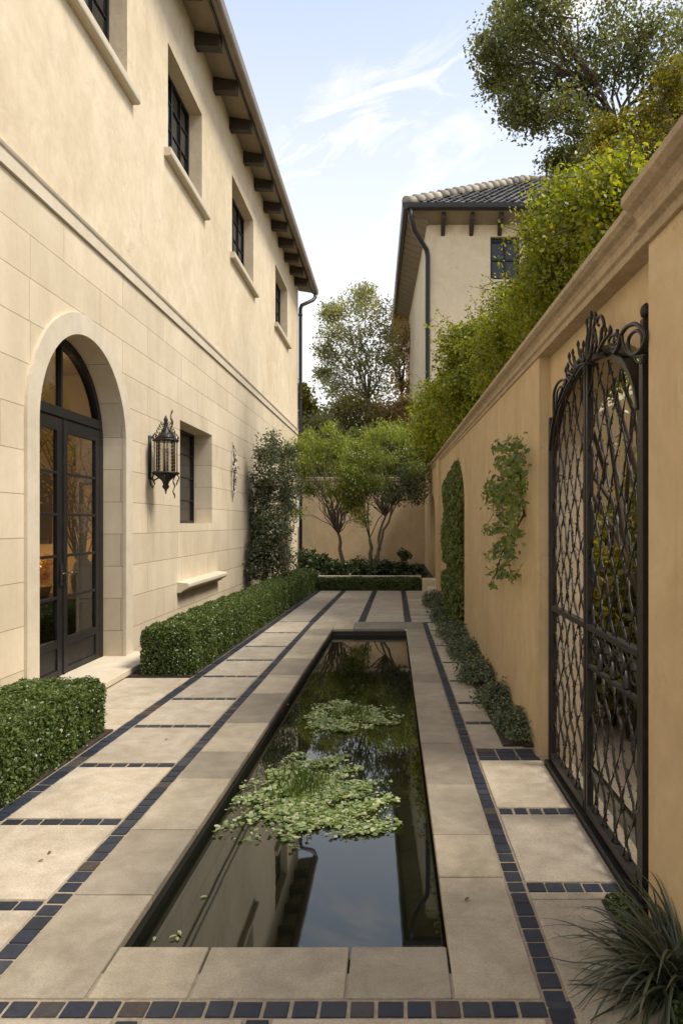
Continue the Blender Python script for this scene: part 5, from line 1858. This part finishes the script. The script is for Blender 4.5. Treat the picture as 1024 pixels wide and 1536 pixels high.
# ------------------------------------------------------------------ trees beyond
YF = 33.0
make_tree('tall_tree', 'tall airy grey green tree standing against the sky between the two houses', 'tree', (wx(565, YF), YF, 0), (wx(552, YF), YF, wz(600, YF)),
          pb([(505, 465, 22), (535, 455, 26), (560, 470, 26), (500, 500, 20), (530, 500, 28), (575, 500, 24), (490, 530, 14), (515, 545, 26), (550, 535, 26), (580, 545, 22), (500, 580, 22), (530, 585, 28), (565, 580, 26), (495, 470, 12), (545, 440, 14), (485, 560, 10), (520, 620, 24), (560, 620, 24)], YF, 30, 1.2), .135, 24, .22, M['far_green'], M['bark_pale'], .16, 'trees beyond the far wall', twigs=5, shell=.2, limb=.4)
make_tree('tall_tree', 'rusty brown thin tree beside the left wall of the far house', 'tree', (wx(598, YF + 2), YF + 2, 0), (wx(602, YF + 2), YF + 2, wz(590, YF + 2)),
          pb([(600, 470, 16), (595, 500, 20), (605, 530, 20), (598, 560, 22), (590, 530, 14), (608, 580, 16), (604, 500, 14)], YF + 2, 34, .8), .15, 14, .22, M['rust'], M['bark'], .12, 'trees beyond the far wall', twigs=5, shell=.25)
mid = [('olive brown bushy tree low behind the far wall, under the tall tree', [(500, 625, 30), (525, 610, 26), (545, 625, 28), (515, 648, 26)], 28.5, 'far_olive'),
       ('reddish brown bushy tree low between the tall tree and far house', [(580, 620, 22), (598, 630, 20), (570, 645, 22), (605, 610, 14)], 29.5, 'rust'),
       ('yellow green bushy tree by the left house downpipe behind the far wall', [(456, 610, 16), (465, 630, 18), (458, 655, 20), (448, 590, 10)], 27.0, 'gold_leaf'),
       ('dark green bushy tree low behind the small trees, left side', [(478, 640, 24), (470, 665, 24), (495, 660, 24)], 26.2, 'far_green'),
       ('broad light green bushy tree filling behind the small trees over the wall, left half', [(460, 700, 24), (490, 690, 24), (520, 700, 24), (475, 725, 20), (505, 728, 20), (540, 725, 20)], 25.2, 'olive'),
       ('broad light green bushy tree filling behind the small trees over the wall, right half', [(560, 695, 24), (590, 700, 24), (618, 695, 22), (575, 725, 20), (605, 728, 20), (630, 720, 14)], 25.4, 'olive'),
       ('mid green bushy tree low behind the small trees, right side', [(600, 660, 22), (575, 662, 24), (620, 655, 20), (545, 660, 22)], 26.0, 'olive')]
for lab, ls, Y, mt in mid:
    cx = sum(a[0] for a in ls) / len(ls)
    make_tree('bushy_tree', lab, 'tree', (wx(cx, Y), Y, 0), (wx(cx, Y), Y, wz(690, Y)), pb(ls, Y, 60, .6), .13, 20, .20, M[mt], M['bark'], .10, 'trees beyond the far wall', twigs=4, shell=.3)

YB = 13.5
make_tree('big_tree', 'big dark open crowned tree leaning over the upper right of the court', 'tree', (6.2, YB + 1.5, 0), (wx(925, YB), YB, wz(190, YB)),
          pb([(755, 55, 34), (735, 75, 18), (790, 35, 34), (770, 100, 32), (742, 120, 22), (805, 75, 34), (800, 130, 34), (775, 150, 28), (830, 30, 34), (845, 105, 40), (885, 70, 36), (885, 130, 40), (930, 30, 40), (935, 85, 42), (975, 50, 44), (985, 110, 44), (1020, 40, 44), (1020, 110, 40), (800, 180, 22), (780, 170, 18), (850, 165, 30), (880, 200, 28), (850, 235, 16), (870, 255, 16), (835, 245, 10), (1060, 80, 60), (1100, 30, 60), (1070, 150, 50), (890, 240, 18), (760, 20, 22), (800, -10, 26)], YB, 30, .9), .080, 34, .17, M['oak'], M['bark'], .15, None, twigs=6, shell=.2, limb=.34)
YG = 10.5
make_tree('bushy_tree', 'yellow green tree lit through its leaves behind the climber at the right edge', 'tree', (5.0, YG + .8, 0), (wx(985, YG), YG, wz(330, YG)),
          pb([(960, 190, 30), (935, 215, 26), (990, 170, 34), (1020, 160, 36), (920, 240, 22), (960, 235, 32), (1000, 215, 38), (1030, 240, 40), (975, 270, 34), (910, 200, 16), (1050, 190, 40), (1010, 120, 26), (940, 260, 24)], YG, 40, .6), .058, 34, .13, M['gold_leaf'], M['bark'], .09, None, twigs=5, shell=.25, limb=.5)

# ------------------------------------------------------------------ garden seen through the gate
side = MB()
side.box(3.3, 3.6, -3, 22, -.05, 3.4)
side.build('garden_wall', M['stucco_tan'], None, org=(3.4, 9, 0), label='plain ochre wall of the side garden seen through the gate lattice', cat='wall')
sp_ = MB(); sp_.quad((1.33, .5, -.02), (3.3, .5, -.02), (3.3, 22, -.02), (1.33, 22, -.02)); sp_.build('side_path', M['mortar'], kind='structure')
for x, Y, zc, r, mt, lab in ((2.55, 5.3, 1.25, .55, 'ivy_mid', 'tall mid green bush against the ochre wall straight behind the gate'), (2.2, 4.3, .55, .40, 'far_olive', 'low olive bush beside the path just inside the gate'), (2.75, 6.8, 1.5, .5, 'olive', 'tall pale green bush against the ochre wall beyond the gate'), (1.75, 5.6, .75, .42, 'gold_leaf', 'yellow green bush just behind the near gate leaf'), (2.35, 7.4, 1.0, .55, 'ivy_bright', 'bright green bush farther along the side garden'), (1.8, 9.6, .8, .5, 'ivy_mid', 'mid green bush deepest in the side garden')):
    t = thing('garden_bush', lab, 'shrub', (x, Y, -.02), 'bushes in the side garden')
    P, Nn, cc = blob_points((x, Y, zc), (r, r, zc * .95), 150, 20, .09, .3)
    kk = (P[:, 2] > .0) & (P[:, 0] > 1.36)
    leaf_object('foliage', P[kk], Nn[kk], .075, M[mt], t, .6, T_OVAL)
    mb = MB()
    for q in cc[:8]: mb.tube(wobble_path((x, Y, -.02), q, 3, .05), [.02, .016, .01, .005], 5)
    mb.build('stems', M['twig'], t)

# ------------------------------------------------------------------ water plants
def water_patch(cx, cy, rx, ry, n, nre, label, seed, rc=(0, 0)):
    t = thing('water_plant', label, 'water plant', (cx, cy, WATER), 'floating water plants')
    rg = np.random.default_rng(seed)
    a = rg.uniform(0, 2 * math.pi, n * 3)
    lob = 1 + .16 * np.sin(a * 3 + seed) + .10 * np.sin(a * 7 + 2 * seed) + .07 * np.sin(a * 13 + seed)
    r = rg.random(n * 3) ** .5
    P = np.stack([cx + rx * r * lob * np.cos(a), cy + ry * r * lob * np.sin(a), np.full(n * 3, WATER)], 1)
    fld = smooth_noise(P, 7.0, seed) + rg.normal(size=n * 3) * .5 - (r - .5) * .9
    P = P[np.argsort(-fld)[:n]]
    k = (P[:, 0] > np.array([pl_(y) for y in P[:, 1]]) + .05) & (P[:, 0] < np.array([pr_(y) for y in P[:, 1]]) - .04)
    P = P[k]
    m = len(P)
    P[:, 2] += .006 + rg.random(m) ** 2 * .020
    sz = .021 * (.45 + 1.3 * rg.random(m) ** 2)
    leaf_object('pads', P, np.array([0, 0, 1.0]) + rg.normal(size=(m, 3)) * .20, sz, M['pad'], t, .95, T_PAD)
    mb = MB()
    for i in range(nre):
        x = cx + rc[0] + rg.normal() * rx * .20; y = cy + rc[1] + rg.normal() * ry * .22
        h = rg.uniform(.04, .10); lx_, ly_ = rg.normal() * .02, rg.normal() * .02
        w_ = rg.uniform(.002, .004)
        b = rg.uniform(0, 3.14); sx, sy = math.cos(b) * w_, math.sin(b) * w_
        z = WATER - .005
        mb.add([(x - sx, y - sy, z), (x + sx, y + sy, z), (x + lx_ * .4 + sx, y + ly_ * .4 + sy, z + h * .6), (x + lx_, y + ly_, z + h), (x + lx_ * .4 - sx, y + ly_ * .4 - sy, z + h * .6)], [(0, 1, 2, 3, 4)])
    mb.build('reeds', M['reed'], t)
    st = MB()
    for i in range(40):
        a = rg.uniform(0, 6.28); q = P[rg.integers(len(P))]
        st.tube([(cx + rc[0] * .5, cy + rc[1] * .5, WATER + .003), ((cx + q[0]) / 2, (cy + q[1]) / 2, WATER + .004), (q[0], q[1], q[2])], [.003, .003, .002], 4)
    st.build('runners', M['reed'], t)


water_patch(-.53, 4.34, .53, .70, 6400, 380, 'wide raft of pale green floating leaves nearer the front of the pool', 3, (-.06, .15))
water_patch(-.41, 6.14, .42, .50, 4400, 240, 'smaller round raft of pale floating leaves farther along the pool', 8, (.03, .05))
for k, (px, py, lab) in enumerate(((430, 1058, 'single pale leaf floating by the left pool edge'), (268, 1405, 'tiny leaf sprig floating in the front left pool corner'), (236, 1412, 'tiny yellow leaf at the front left pool corner'), (300, 1345, 'thin pale twig leaf afloat in the dark front water'))):
    Y = 1.7 * F / (py - VY); x = wx(px, Y)
    P = np.array([(x + random.uniform(-.02, .02), Y + random.uniform(-.02, .02), WATER + .004 + .002 * q) for q in range(1 if k != 1 else 4)])
    leaf_object('floating_leaf', P - 0, np.array([[.05, .05, 1.0]] * len(P)), .06 if k == 0 else .035, M['pad'], None, .4, T_OVAL, org=(x, Y, WATER), label=lab, cat='leaf', group='stray leaves on the water')
# fallen leaves on the paving
first = None
for px, py in ((75, 1280), (62, 1292), (330, 1040), (905, 1478), (250, 1110), (700, 1350)):
    Y = 1680 / (py - VY); x = wx(px, Y)
    if first is None:
        first = leaf_object('fallen_leaf', [(x, Y, .006)], [[.12, .08, 1.0]], .034, M['dry_leaf'], None, .5, T_OVAL, org=(x, Y, .002), label='small dry brown leaf lying loose on the stone paving', cat='leaf', group='dry leaves on the paving')
    else:
        c = first.copy(); COL.objects.link(c); c.location = (x, Y, .002); c.rotation_euler = (0, 0, random.uniform(0, 6.28)); q = random.uniform(.6, 1.2); c.scale = (q, q, q)
